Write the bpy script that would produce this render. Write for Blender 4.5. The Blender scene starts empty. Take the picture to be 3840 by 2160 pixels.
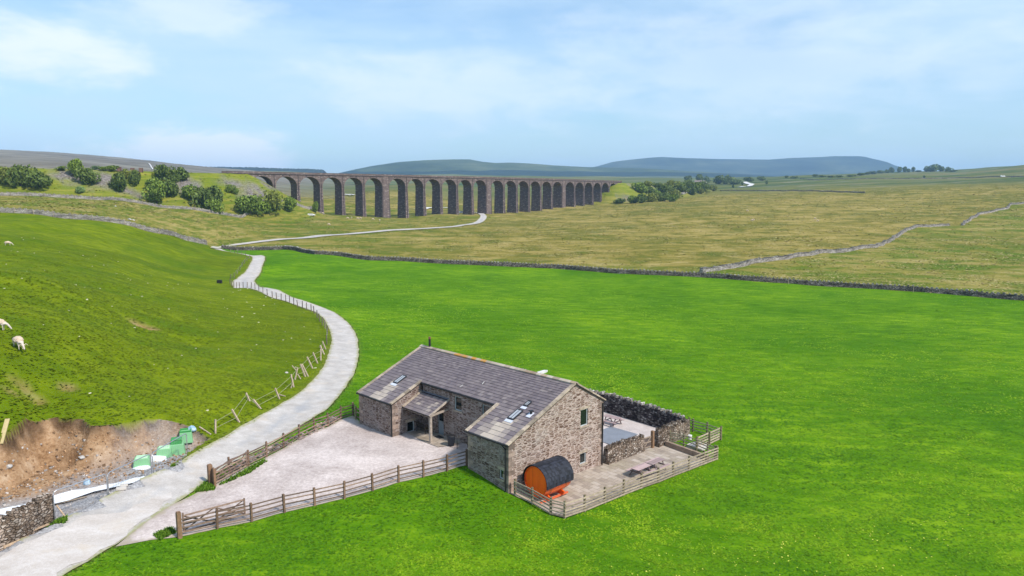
import bpy, bmesh, math, random
import numpy as np
from mathutils import Vector, Matrix, geometry
random.seed(7); RNG = np.random.default_rng(7)
C = bpy.context.scene.collection
SC = bpy.context.scene
R_ = math.radians

# ------------------------------------------------------------------ camera
F, PITCH, H = 2800.0, 0.1294, 21.0            # focal in photo pixels, tilt down, eye height in m
cd = bpy.data.cameras.new('camera'); cam = bpy.data.objects.new('camera', cd); C.objects.link(cam)
cd.sensor_width = 36; cd.lens = 36 * F / 3840; cd.clip_start = 1; cd.clip_end = 40000
cam.location = (0, 0, H); cam.rotation_euler = (math.pi / 2 - PITCH, 0, 0)
SC.camera = cam
# ------------------------------------------------------------------ light
SUN_AZ, SUN_EL = R_(128), R_(47)               # azimuth clockwise from the view direction +Y
sdir = Vector((math.sin(SUN_AZ) * math.cos(SUN_EL), math.cos(SUN_AZ) * math.cos(SUN_EL), math.sin(SUN_EL)))
sd = bpy.data.lights.new('sun', 'SUN'); sun = bpy.data.objects.new('sun', sd); C.objects.link(sun)
sd.energy = 3.6; sd.angle = R_(5); sd.color = (1.0, 0.93, 0.83)
sun.rotation_euler = (-sdir).to_track_quat('-Z', 'Y').to_euler(); sun.location = (60, -60, 90)
W = bpy.data.worlds.new('World'); SC.world = W; W.use_nodes = True
SC.view_settings.view_transform = 'Standard'; SC.view_settings.look = 'None'
SC.view_settings.gamma = 1; SC.view_settings.exposure = 0.52

class NT:
    """small node-tree writer"""
    def __init__(s, tree): s.t = tree; s.n = tree.nodes; s.l = tree.links
    def new(s, typ, **k):
        n = s.n.new(typ)
        for a, v in k.items():
            if a in n.bl_rna.properties: setattr(n, a, v)
            else: s.set(n, a, v)
        return n
    def set(s, n, name, v):
        sock = n.inputs[int(name[1:])] if name[0] == 'i' and name[1:].isdigit() else n.inputs[name.replace('_', ' ')]
        s.put(sock, v)
    def put(s, sock, v):
        if isinstance(v, bpy.types.NodeSocket): s.l.new(v, sock)
        else: sock.default_value = v
    def math(s, op, a, b=0.0, c=0.0, clamp=False):
        n = s.n.new('ShaderNodeMath'); n.operation = op; n.use_clamp = clamp
        s.put(n.inputs[0], a); s.put(n.inputs[1], b); s.put(n.inputs[2], c); return n.outputs[0]
    def mix(s, f, a, b, blend='MIX'):
        n = s.n.new('ShaderNodeMix'); n.data_type = 'RGBA'; n.blend_type = blend
        s.put(n.inputs[0], f)
        for i, v in ((6, a), (7, b)): s.put(n.inputs[i], v if isinstance(v, bpy.types.NodeSocket) else (*v, 1) if len(v) == 3 else v)
        return n.outputs[2]
    def noise(s, vec, scale, detail=4, rough=.55, dist=0.0, out='Fac'):
        n = s.n.new('ShaderNodeTexNoise'); s.put(n.inputs['Vector'], vec); n.inputs['Scale'].default_value = scale
        n.inputs['Detail'].default_value = detail; n.inputs['Roughness'].default_value = rough; n.inputs['Distortion'].default_value = dist
        return n.outputs[out]
    def ramp(s, f, stops, interp='LINEAR'):
        n = s.n.new('ShaderNodeValToRGB'); n.color_ramp.interpolation = interp; s.put(n.inputs[0], f)
        e = n.color_ramp.elements
        while len(e) < len(stops): e.new(.5)
        for el, (p, c) in zip(e, stops):
            el.position = p; el.color = (c, c, c, 1) if isinstance(c, (int, float)) else (*c, 1)
        return n.outputs[0]
    def scale(s, vec, v3):
        n = s.n.new('ShaderNodeMapping'); s.put(n.inputs[0], vec); n.inputs['Scale'].default_value = v3; return n.outputs[0]

def world():
    g = NT(W.node_tree); g.n.clear()
    out = g.n.new('ShaderNodeOutputWorld'); bg = g.n.new('ShaderNodeBackground'); g.l.new(bg.outputs[0], out.inputs[0])
    sky = g.n.new('ShaderNodeTexSky'); sky.sky_type = 'NISHITA'; sky.sun_disc = False
    sky.sun_elevation = SUN_EL; sky.sun_rotation = SUN_AZ; sky.altitude = 300; sky.air_density = 1.3; sky.dust_density = .6; sky.ozone_density = 2.5
    tc = g.n.new('ShaderNodeTexCoord'); d = tc.outputs['Generated']
    v = g.scale(d, (1.0, 1.0, 2.6))
    warp = g.new('ShaderNodeVectorMath', operation='ADD'); g.put(warp.inputs[0], v)
    nw = g.noise(v, 2.2, 3, .5, 0, 'Color'); sc_ = g.new('ShaderNodeVectorMath', operation='SCALE'); g.put(sc_.inputs[0], nw); sc_.inputs['Scale'].default_value = .55
    g.l.new(sc_.outputs[0], warp.inputs[1])
    n1 = g.noise(warp.outputs[0], 2.3, 7, .52)
    n2 = g.noise(g.scale(d, (1.0, 1.0, 5.5)), 5.0, 6, .55, .6)
    f = g.math('ADD', g.math('MULTIPLY', n1, .72), g.math('MULTIPLY', n2, .28))
    thin = g.ramp(f, [(.36, .32), (.64, 1)], 'EASE')
    def blob(px, py, sx, sy, a):
        v_ = Vector(((px - 1920) / F, 1, 0)).normalized()
        el = math.atan(((1080 - py)) / F) - PITCH
        c = Vector((v_.x * math.cos(el), v_.y * math.cos(el), math.sin(el)))
        sub = g.new('ShaderNodeVectorMath', operation='SUBTRACT'); g.put(sub.inputs[0], d); sub.inputs[1].default_value = c
        s2 = g.new('ShaderNodeVectorMath', operation='MULTIPLY'); g.l.new(sub.outputs[0], s2.inputs[0]); s2.inputs[1].default_value = (1 / sx, 1 / sx, 1 / sy)
        ln = g.new('ShaderNodeVectorMath', operation='LENGTH'); g.l.new(s2.outputs[0], ln.inputs[0])
        e = g.math('SUBTRACT', 1.0, ln.outputs['Value'], clamp=True)
        nn = g.math('MULTIPLY', g.math('SUBTRACT', g.noise(v, 10, 8, .6, .25), .5), 2.6)
        k = g.ramp(g.math('ADD', g.math('MULTIPLY', e, 1.1), g.math('MULTIPLY', nn, .8)), [(.10, 0), (1.0, .9)], 'EASE'); k = g.math('MULTIPLY', k, g.ramp(e, [(0, 0), (.18, 1)]))
        return g.math('MULTIPLY', k, a, clamp=True)
    blobs = g.math('MAXIMUM', blob(70, 270, .19, .055, 1.0), blob(690, 585, .17, .05, 1.7))
    blobs = g.math('MAXIMUM', blobs, blob(1750, 330, .38, .075, .55))
    blobs = g.math('MAXIMUM', blobs, blob(760, 110, .17, .04, .6))
    blobs = g.math('MAXIMUM', blobs, blob(2750, 260, .5, .11, .45))
    tn = g.n.new('ShaderNodeVectorMath'); tn.operation = 'MULTIPLY'; g.l.new(sky.outputs[0], tn.inputs[0]); tn.inputs[1].default_value = SKY_TINT
    col = g.mix(g.math('MULTIPLY', thin, .8), tn.outputs[0], CLOUD_THIN)
    col = g.mix(g.math('MULTIPLY', blobs, .78), col, CLOUD_WHITE)
    g.l.new(col, bg.inputs[0]); bg.inputs[1].default_value = 0.112
CLOUD_THIN = (4.5, 5.8, 6.9); CLOUD_WHITE = (7.0, 7.3, 7.6)
SKY_TINT = (.68, .87, 1.05)
world()

# ------------------------------------------------------------------ value noise (numpy)
_T = RNG.random((256, 256))
def vnoise(x, y, s, seed=0):
    x = np.asarray(x, float) / s + seed * 17.3; y = np.asarray(y, float) / s + seed * 31.7
    xi = np.floor(x).astype(int); yi = np.floor(y).astype(int); fx = x - xi; fy = y - yi
    fx = fx * fx * (3 - 2 * fx); fy = fy * fy * (3 - 2 * fy)
    g = lambda a, b: _T[a & 255, b & 255]
    return (g(xi, yi) * (1 - fx) + g(xi + 1, yi) * fx) * (1 - fy) + (g(xi, yi + 1) * (1 - fx) + g(xi + 1, yi + 1) * fx) * fy - .5

# ------------------------------------------------------------------ photo -> place
def ray(px, py):
    X = (px - 1920) / F; Y = (1080 - py) / F
    return np.array([X, math.cos(PITCH) + Y * math.sin(PITCH), -math.sin(PITCH) + Y * math.cos(PITCH)])
def onz(px, py, z):
    d = ray(px, py); return np.array([0, 0, H]) + d * ((z - H) / d[2])
def ony(px, py, Y):
    d = ray(px, py); return np.array([0, 0, H]) + d * (Y / d[1])

# house frame: u along the ridge, v towards the forecourt
HX, HY, HT = -8.7334, 70.7599, -.8018
HL, HA, HB, HC, HR, HS, HS2, HU1, HU2 = 19.758, 7.311, 4.152, 3.634, 6.173, .4391, .5647, 5.358, 15.0525
cu, su = math.cos(HT), math.sin(HT)
def BW(u, v, z=0): return Vector((HX + u * cu + v * su, HY + u * su - v * cu, z))

# viaduct axis (front face): arc by arc length from pier 1
VX, VY, VT, VK = -146.426, 464.504, .69117, .000741555
def vpos(s):
    a = VT + VK * s
    return np.array([VX + (math.sin(a) - math.sin(VT)) / VK, VY - (math.cos(a) - math.cos(VT)) / VK]), a
PS = [0.0]
for i in range(2, 24):
    d_ = 13.72 + 1.83
    if i in (6, 12, 18) or i - 1 in (6, 12, 18): d_ += (5.5 - 1.83) / 2
    PS.append(PS[-1] + d_)
SA, SB = PS[0] - 15.55, PS[-1] + 15.55         # springings of the end arches
def vtop(s): return 32.5 - .0045 * s

Wl1 = [(-150,795,214),(0,802,218),(130,808,220),(231,821,221),(335,834,223),(458,851,226),(552,867,230),(634,882,236),(708,900,248),(775,918,258)]
Wl2 = [(-200,735,300),(0,731,320),(123,732,325),(231,738,335),(373,746,350),(496,759,372),(596,774,385),(708,782,392),(801,798,396),(895,813,408),(960,817,422),(1049,814,440),(1160,807,458),(1207,800,488)]
P = []
for q in Wl1: P.append(ony(*q))
for q in Wl2: P.append(ony(*q))
for px, py, z in [(100,2100,.2),(600,1950,.1),(1000,1720,.05),(1000,1560,.1),(1300,1300,0),(1230,1600,0),(950,1060,.3),(2115,1955,-1.3),(2695,1735,-1.6),(1300,2100,-.6),(2200,2140,-1.5),(3000,2100,-2),
    (3800,2100,-2.3),(3800,1600,-2.4),(3000,1300,-2.2),(2200,1200,-1.5),(1600,1150,-.9),(3840,1128,-2.9),(3000,1065,-2.4),(2300,1025,-1.9),(1700,990,-1.2),(1100,942,.2),(831,931,.6),
    (1600,850,1.2),(1000,890,1.2),(1200,840,3.0),(900,850,4.0),(2000,850,1.0),(2400,850,1.5),(2400,930,-.8),(1300,905,.4),(3310,925,-1.3),(3000,960,-1.2),(2600,800,6),
    (400,950,7.4),(600,1000,3.6),(200,1000,9.6),(70,1305,7.4),(30,920,10.3),(300,1180,7.6),(530,1200,5.0),(800,1200,2.6),(1000,1170,1.4),(1100,1350,.9),(900,1450,1.3),(600,1400,3.0),(300,1400,5.0),(60,1480,5.2),
    (300,1560,3.4),(120,1560,3.6),(0,1640,3.3),(500,1575,2.6),(700,1590,1.7),(790,1635,.7),(-300,1700,3.2),(-300,1300,8),(-500,1900,.8),(1100,1130,.6),(860,1075,.8),(870,950,1.0),(700,960,3.0)]:
    P.append(onz(px, py, z))
for px, py, Y in [(3520,850,400),(3840,765,520),(4200,730,520),(3840,900,330),(3840,697,720),(3540,710,720),(3240,722,720),(2900,730,750),(2700,738,770),(2330,757,722),(2500,750,740),
    (2660,712,1150),(3000,700,1150),(3500,690,1000),(3840,677,1000),(4100,670,1000),(2700,674,2100),(3000,664,2000),(3400,653,1900),(3600,650,1700),(3720,640,1650),(3840,624,1600),(0,590,1500),(-400,578,1500),(200,596,1500),(4100,600,1600),(3250,660,1600),
    (1100,740,750),(1300,760,720),(1700,760,800),(1300,735,1000),(1700,735,1100),(1300,700,1700),(1700,700,1800),(1350,664,2600),(1650,660,2600),(2000,662,2500),(2350,672,2300),
    (1300,668,2500),(1050,650,2600),(900,642,2700),(0,572,2600),(350,588,2600),(560,606,2700),(750,632,2800),(-400,560,2500)]:
    P.append(ony(px, py, Y))
for i, z in [(1,13.5),(2,9),(3,6),(4,5.2),(6,2.9),(7,1.9),(9,3.6),(11,2.6),(14,2.9),(16,4.5),(18,6.5),(21,8.5),(23,9.8)]:
    p, a = vpos(PS[i-1]); P.append(np.array([p[0], p[1], z])); P.append(np.array([p[0]-20*math.sin(a), p[1]+20*math.cos(a), z+.2]))
for x, y, z in [(-350,330,22),(-300,500,24),(-150,620,14),(-400,900,40),(-150,900,22),(-150,1300,35),(0,4500,75),(2500,4500,90),(-2500,4500,110),(0,9000,60),(5000,9000,60),(-5000,9000,90),(0,12,-1.2),(-20,15,-.5),(25,15,-2),(-9,35,-.3),(120,60,-3),
    (-130,100,14),(-90,50,9),(-60,25,2),(200,120,-3),(1200,1200,60),(600,400,26),(300,300,4)]:
    P.append(np.array([x, y, z], float))
for u, v, z in [(0,HA,0),(HU1,HA,0),(HU2,HA,.0),(HL,HA+.3,-.75),(HL,-HC,-1.4),(0,-HC,-.3),(8,8,0),(22,-6,-1.45),(20,-16,-1.55),(10,-14,-1.1),(25,-15,-1.7),(-8,0,0),(10,16,0),(8,30,.05),(4,24,.05),(22.5,5,-1.3),(18,12,-.8)]:
    w = BW(u, v); P.append(np.array([w.x, w.y, z]))
P = np.array(P)
def warp(x, y):
    r = np.sqrt(x * x + y * y) + 1e-6
    return np.arctan2(x, y) * 2.2, np.log(r)
def _k(r2): return .5 * r2 * np.log(r2 + 1e-12)
_cx, _cy = warp(P[:, 0], P[:, 1]); n_ = len(P)
_A = _k((_cx[:, None] - _cx) ** 2 + (_cy[:, None] - _cy) ** 2) + np.eye(n_) * 2e-4
_Q = np.stack([np.ones(n_), _cx, _cy], 1)
_w = np.linalg.solve(np.block([[_A, _Q], [_Q.T, np.zeros((3, 3))]]), np.concatenate([P[:, 2], np.zeros(3)]))
def hbase(x, y):
    x = np.atleast_1d(np.asarray(x, float)); y = np.atleast_1d(np.asarray(y, float)); sh = x.shape
    x = x.ravel(); y = y.ravel(); out = np.empty(len(x))
    for i in range(0, len(x), 40000):
        a, b = warp(x[i:i+40000], y[i:i+40000])
        out[i:i+40000] = _k((a[:, None] - _cx) ** 2 + (b[:, None] - _cy) ** 2) @ _w[:n_] + _w[n_] + _w[n_+1] * a + _w[n_+2] * b
    return out.reshape(sh)

def inpoly(x, y, poly):
    poly = np.asarray(poly, float); c = np.zeros(np.shape(x), bool); j = len(poly) - 1
    for i in range(len(poly)):
        xi, yi = poly[i]; xj, yj = poly[j]
        if yi != yj: c ^= ((yi > y) != (yj > y)) & (x < (xj - xi) * (y - yi) / (yj - yi) + xi)
        j = i
    return c
def segdist(x, y, pts):
    d = np.full(np.shape(x), 1e9)
    for (ax, ay), (bx, by) in zip(pts[:-1], pts[1:]):
        L2 = (bx-ax)**2 + (by-ay)**2
        t = np.clip(((x-ax)*(bx-ax) + (y-ay)*(by-ay)) / L2, 0, 1)
        d = np.minimum(d, np.hypot(x - ax - t*(bx-ax), y - ay - t*(by-ay)))
    return d
def march(px, py, hf, t0=20, t1=9000):
    d = ray(px, py); d = d / d[1]
    Y = np.exp(np.linspace(math.log(t0), math.log(t1), 1400)); z = H + d[2] * Y
    below = z < hf(d[0] * Y, Y)
    if not below.any(): return None
    i = int(np.argmax(below)); a, b = (Y[i-1] if i else Y[0]*.8), Y[i]
    for _ in range(3):
        t = np.linspace(a, b, 24); bl = (H + d[2] * t) < hf(d[0] * t, t); k = max(1, int(np.argmax(bl))); a, b = t[k-1], t[k]
    return np.array([d[0] * b, b, H + d[2] * b])
def gb(px, py):
    q = march(px, py, hbase); return (q[0], q[1])

# plan outlines
ROADP = [((-420,2230),(60,2400)),((-150,2130),(140,2240)),((0,2068),(224,2165)),((200,1965),(330,2105)),((400,1860),(500,2000)),((520,1800),(640,1905)),((600,1765),(760,1815)),((690,1725),(880,1735)),((790,1665),(1010,1669)),((894,1602),(1097,1614)),((985,1556),(1172,1572)),
 ((1073,1505),(1238,1531)),((1120,1475),(1265,1490)),((1163,1438),(1300,1448)),((1200,1395),(1325,1404)),((1225,1350),(1341,1365)),((1245,1281),(1347,1314)),((1243,1257),(1338,1259)),((1228,1216),(1321,1228)),((1195,1178),(1287,1195)),((1150,1160),(1235,1161)),
 ((1080,1140),(1149,1136)),((1010,1117),(1080,1114)),((942,1095),(1031,1095)),((900,1083),(976,1074)),((873,1074),(955,1057)),((869,1054),(954,1040)),((886,1036),(976,1019)),((921,1016),(985,1003)),((945,988),(993,988)),((947,971),(996,967)),((938,957),(976,959)),((907,950),(942,953)),((850,941),(893,947)),((815,935),(845,940)),((790,928),(825,932))]
ROADQ = [((788,930),(822,934)),((796,923),(832,930)),((873,915),(880,921.5)),((976,906.5),(976,912)),((1149,890),(1149,895.5)),((1287,878),(1287,883)),((1500,863),(1500,866.5)),((1600,859),(1600,862)),((1705,851.5),(1700,856)),((1757,840),(1770,844)),((1785,828),(1805,833)),((1800,818),(1824,822)),((1803,812),(1826,813)),((1792,804.5),(1815,805)),((1770,800),(1796,800.5))]
def edges(pairs): return [gb(*a) for a, b in pairs], [gb(*b) for a, b in pairs]
RL, RR = edges(ROADP); QL, QR = edges(ROADQ)
def smooth(pts, n=2):
    pts = [tuple(p) for p in pts]
    for _ in range(n):
        o = [pts[0]]
        for a, b in zip(pts[:-1], pts[1:]):
            o += [(a[0]*.75+b[0]*.25, a[1]*.75+b[1]*.25), (a[0]*.25+b[0]*.75, a[1]*.25+b[1]*.75)]
        pts = o + [pts[-1]]
    return pts
RLs, RRs, QLs, QRs = smooth(RL), smooth(RR), smooth(QL), smooth(QR)
road_poly = RLs + RRs[::-1]; lane_poly = QLs + QRs[::-1]
def b2(u, v): w = BW(u, v); return (w.x, w.y)
fence_front_px = [(672,2016),(816,1984),(944,1958),(1066,1922),(1180,1896),(1292,1870),(1397,1840),(1495,1808),(1588,1787),(1677,1765),(1750,1745)]
fence_back_px = [(802,1822),(860,1778),(932,1750),(1000,1716),(1064,1680),(1122,1644),(1178,1616),(1230,1600),(1278,1575),(1324,1562)]
FF = [gb(*q) for q in fence_front_px]; FB = [gb(*q) for q in fence_back_px]
gravel_poly = [gb(432,2052), gb(560,2028)] + FF + [b2(HU2-.3, HA-.3), b2(HU2-.3, HB-.3), b2(.3, HB-.3), b2(.2, HA-.2)] + FB[::-1] + [gb(790,1830), gb(740,1850), gb(655,1892), gb(500,1995)]
FP1 = [gb(*q) for q in [(1931,1861),(1996,1893),(2065,1933),(2117,1946)]]
FP2 = [gb(*q) for q in [(2117,1946),(2192,1921),(2267,1890),(2338,1860),(2405,1834),(2468,1811),(2524,1787),(2583,1764),(2638,1743),(2688,1725)]]
patio_poly = [b2(HL-.3, HA-.1)] + FP1[1:] + FP2[1:] + [b2(20.0, -11.6), b2(19.6, -10), b2(HL-.3, -3)]
yard_poly = [b2(19.9, -3), b2(19.9, -14.9), b2(-1, -14.9), b2(-1, -3)]
pit_top = [gb(*q) for q in [(-350,1760),(-120,1690),(0,1635),(50,1592),(100,1562),(200,1556),(310,1565),(340,1590),(430,1588),(500,1574),(560,1566),(620,1572),(700,1592),(760,1622),(795,1640)]]
pit_poly = pit_top + [gb(760,1660), gb(700,1700), gb(650,1745), gb(560,1782), gb(400,1860), gb(200,1965), gb(0,2068), gb(-200,2160)]
HOUSE_POLY = [b2(-.2,-4), b2(-.2,7.4), b2(20,7.4), b2(20,-4)]
EMB = {}
for nm, s0, s1 in (('l', -330, SA - 4), ('r', SB + 4, SB + 420)):
    EMB[nm] = [tuple((lambda p, a: (p[0] - 4.5*math.sin(a), p[1] + 4.5*math.cos(a)))(*vpos(s))) for s in np.linspace(s0, s1, 26)]

def h(x, y, fine=True):
    x = np.atleast_1d(np.asarray(x, float)); y = np.atleast_1d(np.asarray(y, float))
    z = hbase(x, y); r = np.hypot(x, y)
    # rolling relief: strong on the hill left of the lane, faint in the big field, broad on the moor
    left = 1 / (1 + np.exp((x + 32 + .11 * (y - 60)) / 5)) * np.clip((262 - y) / 20, 0, 1)
    moor = np.clip((y - (225 - .28 * x)) / 60, 0, 1)
    z = z + left * (1.7 * vnoise(x * .55 + y * .35, y - x * .5, 17, 1) + .7 * vnoise(x, y, 8, 2)) * np.clip((r - 58) / 35, 0, 1)
    z = z + (1 - moor) * (.22 * vnoise(x, y, 7, 3) + .3 * vnoise(x, y, 26, 4) * np.clip((r - 90) / 60, 0, 1)) * np.clip((r - 30) / 40, .3, 1)
    z = z + moor * (1.3 * vnoise(x, y * .6, 34, 5) + .7 * vnoise(x, y, 13, 6) + 3.0 * vnoise(x, y, 120, 7) * np.clip((r - 750) / 500, 0, 1))
    z = z + np.clip((r - 1100) / 900, 0, 1) * (9 * vnoise(x, y, 330, 8) + 4 * vnoise(x, y, 110, 9))
    # railway embankments, one at each end of the viaduct
    m = (r > 280) & (r < 1500)
    if m.any():
        xm, ym, zm = x[m], y[m], z[m]
        dl = segdist(xm, ym, EMB['l']); dr = segdist(xm, ym, EMB['r'])
        wob = 2.0 * vnoise(xm, ym, 22, 11) + 1.0 * vnoise(xm, ym, 8, 12)
        el = 31.3 + .35 * np.clip((-xm - 180) / 90, 0, 1) * 5 - np.maximum(dl - 5.0, 0) * .60 + wob * np.clip((dl-5)/12, 0, 1)
        er = 28.8 - np.maximum(dr - 5.0, 0) * .6 + wob * np.clip((dr-5)/12, 0, 1)
        def smax(a, b, k=1.2): t = np.clip(.5 + .5 * (a - b) / k, 0, 1); return b * (1 - t) + a * t + k * t * (1 - t) * .5
        z[m] = smax(np.maximum(el, er), zm)
    # the excavation by the lane
    m = (r < 95) & (x < -15)
    if m.any():
        xm, ym, zm = x[m], y[m], z[m]; ins = inpoly(xm, ym, pit_poly)
        d = segdist(xm, ym, pit_top) + .5 * vnoise(xm, ym, 1.6, 13) + .3*vnoise(xm, ym, .7, 14)
        floor = .05 + .25 * vnoise(xm, ym, 2.5, 15) + .10 * vnoise(xm, ym, .8, 16) + .06 * vnoise(xm, ym, .35, 18)
        gully = .35 * vnoise(xm * 1.2, ym * .5, 1.6, 17)
        d = d + .35 * vnoise(xm, ym, .9, 19) * np.clip(d, 0, 1)
        gully = gully + .30 * vnoise(xm, ym, .55, 44)
        zz = np.maximum(np.minimum(floor, zm), zm - .55 * np.clip(d / .25, 0, 1) - np.maximum(d, 0) * 1.15 - gully * np.clip(d, 0, 1.0) * .8)
        z[m] = np.where(ins, np.minimum(zz, zm), zm)
    # hollows in the hill field
    for px, py, rr, dp in HOLES:
        dd = np.hypot((x - px), (y - py)) / rr
        z = z - dp * np.exp(-dd ** 2 * 1.6)
    return z
HOLES = []
for px, py, rr, dp in [(535,1200,1.6,.9),(740,1262,3.2,.7),(80,1430,1.3,.5),(130,1480,1.0,.45),(40,1450,.9,.4),(250,1440,1.2,.4)]:
    q = gb(px, py); HOLES.append((q[0], q[1], rr, dp))
def hz(x, y): return float(h(x, y)[0])
def at(px, py, fallback=2500):
    q = march(px, py, h)
    if q is None: q = ony(px, py, fallback)
    return Vector(q)
def atz(px, py): q = at(px, py); q.z = hz(q.x, q.y); return q

# ------------------------------------------------------------------ object helpers
def setp(o, label=None, cat=None, group=None, kind=None):
    if label: o['label'] = label
    if cat: o['category'] = cat
    if group: o['group'] = group
    if kind: o['kind'] = kind
    return o
def empty(name, loc, label, cat, group=None, rz=0):
    o = bpy.data.objects.new(name, None); C.objects.link(o); o.location = loc; o.rotation_euler = (0, 0, rz)
    return setp(o, label, cat, group)
def mesh_obj(name, verts, faces, mat=None, parent=None, smooth_=False, loc=None, uv=None, attrs=None):
    me = bpy.data.meshes.new(name); me.from_pydata([tuple(v) for v in verts], [], faces)
    for m in (mat if isinstance(mat, (list, tuple)) else [mat]):
        if m: me.materials.append(m)
    if smooth_: me.polygons.foreach_set('use_smooth', [True] * len(me.polygons))
    if uv is not None:
        l = me.uv_layers.new(name='UVMap'); vi = np.empty(len(me.loops), int); me.loops.foreach_get('vertex_index', vi)
        l.data.foreach_set('uv', np.asarray(uv, float)[vi].ravel())
    for k, v in (attrs or {}).items():
        v = np.asarray(v, float)
        a = me.attributes.new(k, 'FLOAT_COLOR', 'POINT')
        if v.ndim == 1: v = np.stack([v] * 3, 1)
        if v.shape[1] == 3: v = np.concatenate([v, np.ones((len(v), 1))], 1)
        a.data.foreach_set('color', v.ravel())
    me.update(); o = bpy.data.objects.new(name, me); C.objects.link(o)
    if parent: o.parent = parent
    if loc is not None: o.location = loc
    return o
class MB:
    """collects shapes, then links them as ONE mesh object"""
    def __init__(s): s.v = []; s.f = []; s.c = []; s.col = 0.5
    def add(s, vs, fs):
        n = len(s.v); s.v += [Vector(v) for v in vs]; s.f += [[n + i for i in f] for f in fs]; s.c += [s.col] * len(vs)
    def box(s, c, size, M=None, jit=0, col=None):
        if col is not None: s.col = col
        hx, hy, hz_ = size[0]/2, size[1]/2, size[2]/2
        vs = [Vector((x*hx, y*hy, z*hz_)) for x, y, z in [(-1,-1,-1),(1,-1,-1),(1,1,-1),(-1,1,-1),(-1,-1,1),(1,-1,1),(1,1,1),(-1,1,1)]]
        if jit: vs = [v + Vector([random.uniform(-jit, jit) for _ in range(3)]) for v in vs]
        if M is not None: vs = [M @ v for v in vs]
        vs = [v + Vector(c) for v in vs]
        s.add(vs, [(0,3,2,1),(4,5,6,7),(0,1,5,4),(1,2,6,5),(2,3,7,6),(3,0,4,7)])
    def bar(s, a, b, w, t=None, col=None, up=(0,0,1)):
        """box from a to b, w wide sideways, t thick upwards"""
        a, b = Vector(a), Vector(b); t = t or w; d = (b - a); L = d.length
        if L < 1e-6: return
        d.normalize(); up = Vector(up)
        if abs(d.dot(up)) > .98: up = Vector((cu, su, 0))
        sx = d.cross(up).normalized(); sz = sx.cross(d)
        M = Matrix((d, sx, sz)).transposed(); s.box((a + b)/2, (L, w, t), M, col=col)
    def tube(s, pts, r, n=8, cap=True):
        pts = [Vector(p) for p in pts]; rs = r if isinstance(r, (list, tuple)) else [r] * len(pts); rings = []
        for i, p in enumerate(pts):
            d = (pts[min(i+1, len(pts)-1)] - pts[max(i-1, 0)]).normalized()
            up = Vector((0,0,1)) if abs(d.z) < .95 else Vector((1,0,0))
            x = d.cross(up).normalized(); y = x.cross(d)
            rings.append([p + (x*math.cos(2*math.pi*k/n) + y*math.sin(2*math.pi*k/n)) * rs[i] for k in range(n)])
        vs = [v for r_ in rings for v in r_]; fs = []
        for i in range(len(pts)-1):
            for k in range(n): fs.append((i*n+k, i*n+(k+1) % n, (i+1)*n+(k+1) % n, (i+1)*n+k))
        if cap: fs += [tuple(range(n))[::-1], tuple((len(pts)-1)*n + k for k in range(n))]
        s.add(vs, fs)
    def build(s, name, mat, parent=None, smooth_=False, loc=None, bevel=0):
        off = Vector((0,0,0))
        if loc is not None: off = Vector(loc)
        o = mesh_obj(name, [v - off for v in s.v], s.f, mat, parent, smooth_, loc, attrs={'tint': s.c})
        if bevel:
            m = o.modifiers.new('bevel', 'BEVEL'); m.width = bevel; m.segments = 1; m.limit_method = 'ANGLE'
        return o
def link_local(o, parent):      # parent without moving
    o.parent = parent; return o
def children(o): return [c for c in bpy.data.objects if c.parent == o]
def copy_tree(o, parent=None):
    c = o.copy(); C.objects.link(c)
    if parent: c.parent = parent
    for ch in children(o): copy_tree(ch, c)
    return c

# ------------------------------------------------------------------ materials
MATS = {}
def mat(name, col=(.5,.5,.5), rough=.85, var=.25, scale=3.0, bump=0.0, metal=0.0, spec=.3, tint=0.0, stretch=(1,1,1), alt=None):
    if name in MATS: return MATS[name]
    m = bpy.data.materials.new(name); m.use_nodes = True; g = NT(m.node_tree); b = g.n['Principled BSDF']
    tc = g.n.new('ShaderNodeTexCoord'); v = g.scale(tc.outputs['Object'], stretch)
    n = g.noise(v, scale, 6, .6)
    dark = tuple(c * (1 - var) for c in col); lite = tuple(min(1, c * (1 + var)) for c in col)
    if alt: lite = alt
    c = g.mix(g.ramp(n, [(.3, 0), (.7, 1)]), dark, lite)
    if tint:
        a = g.n.new('ShaderNodeAttribute'); a.attribute_name = 'tint'
        k = g.math('ADD', g.math('MULTIPLY', g.math('SUBTRACT', a.outputs['Fac'], .5), 2 * tint), 1.0)
        hs = g.n.new('ShaderNodeHueSaturation'); g.put(hs.inputs['Value'], k); g.put(hs.inputs['Color'], c); c = hs.outputs[0]
    g.put(b.inputs['Base Color'], c); b.inputs['Roughness'].default_value = rough; b.inputs['Metallic'].default_value = metal
    b.inputs['Specular IOR Level'].default_value = spec
    if bump:
        bn = g.n.new('ShaderNodeBump'); bn.inputs['Distance'].default_value = bump; g.put(bn.inputs['Height'], g.noise(v, scale * 3, 5, .65)); g.l.new(bn.outputs[0], b.inputs['Normal'])
    MATS[name] = m; return m

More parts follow.
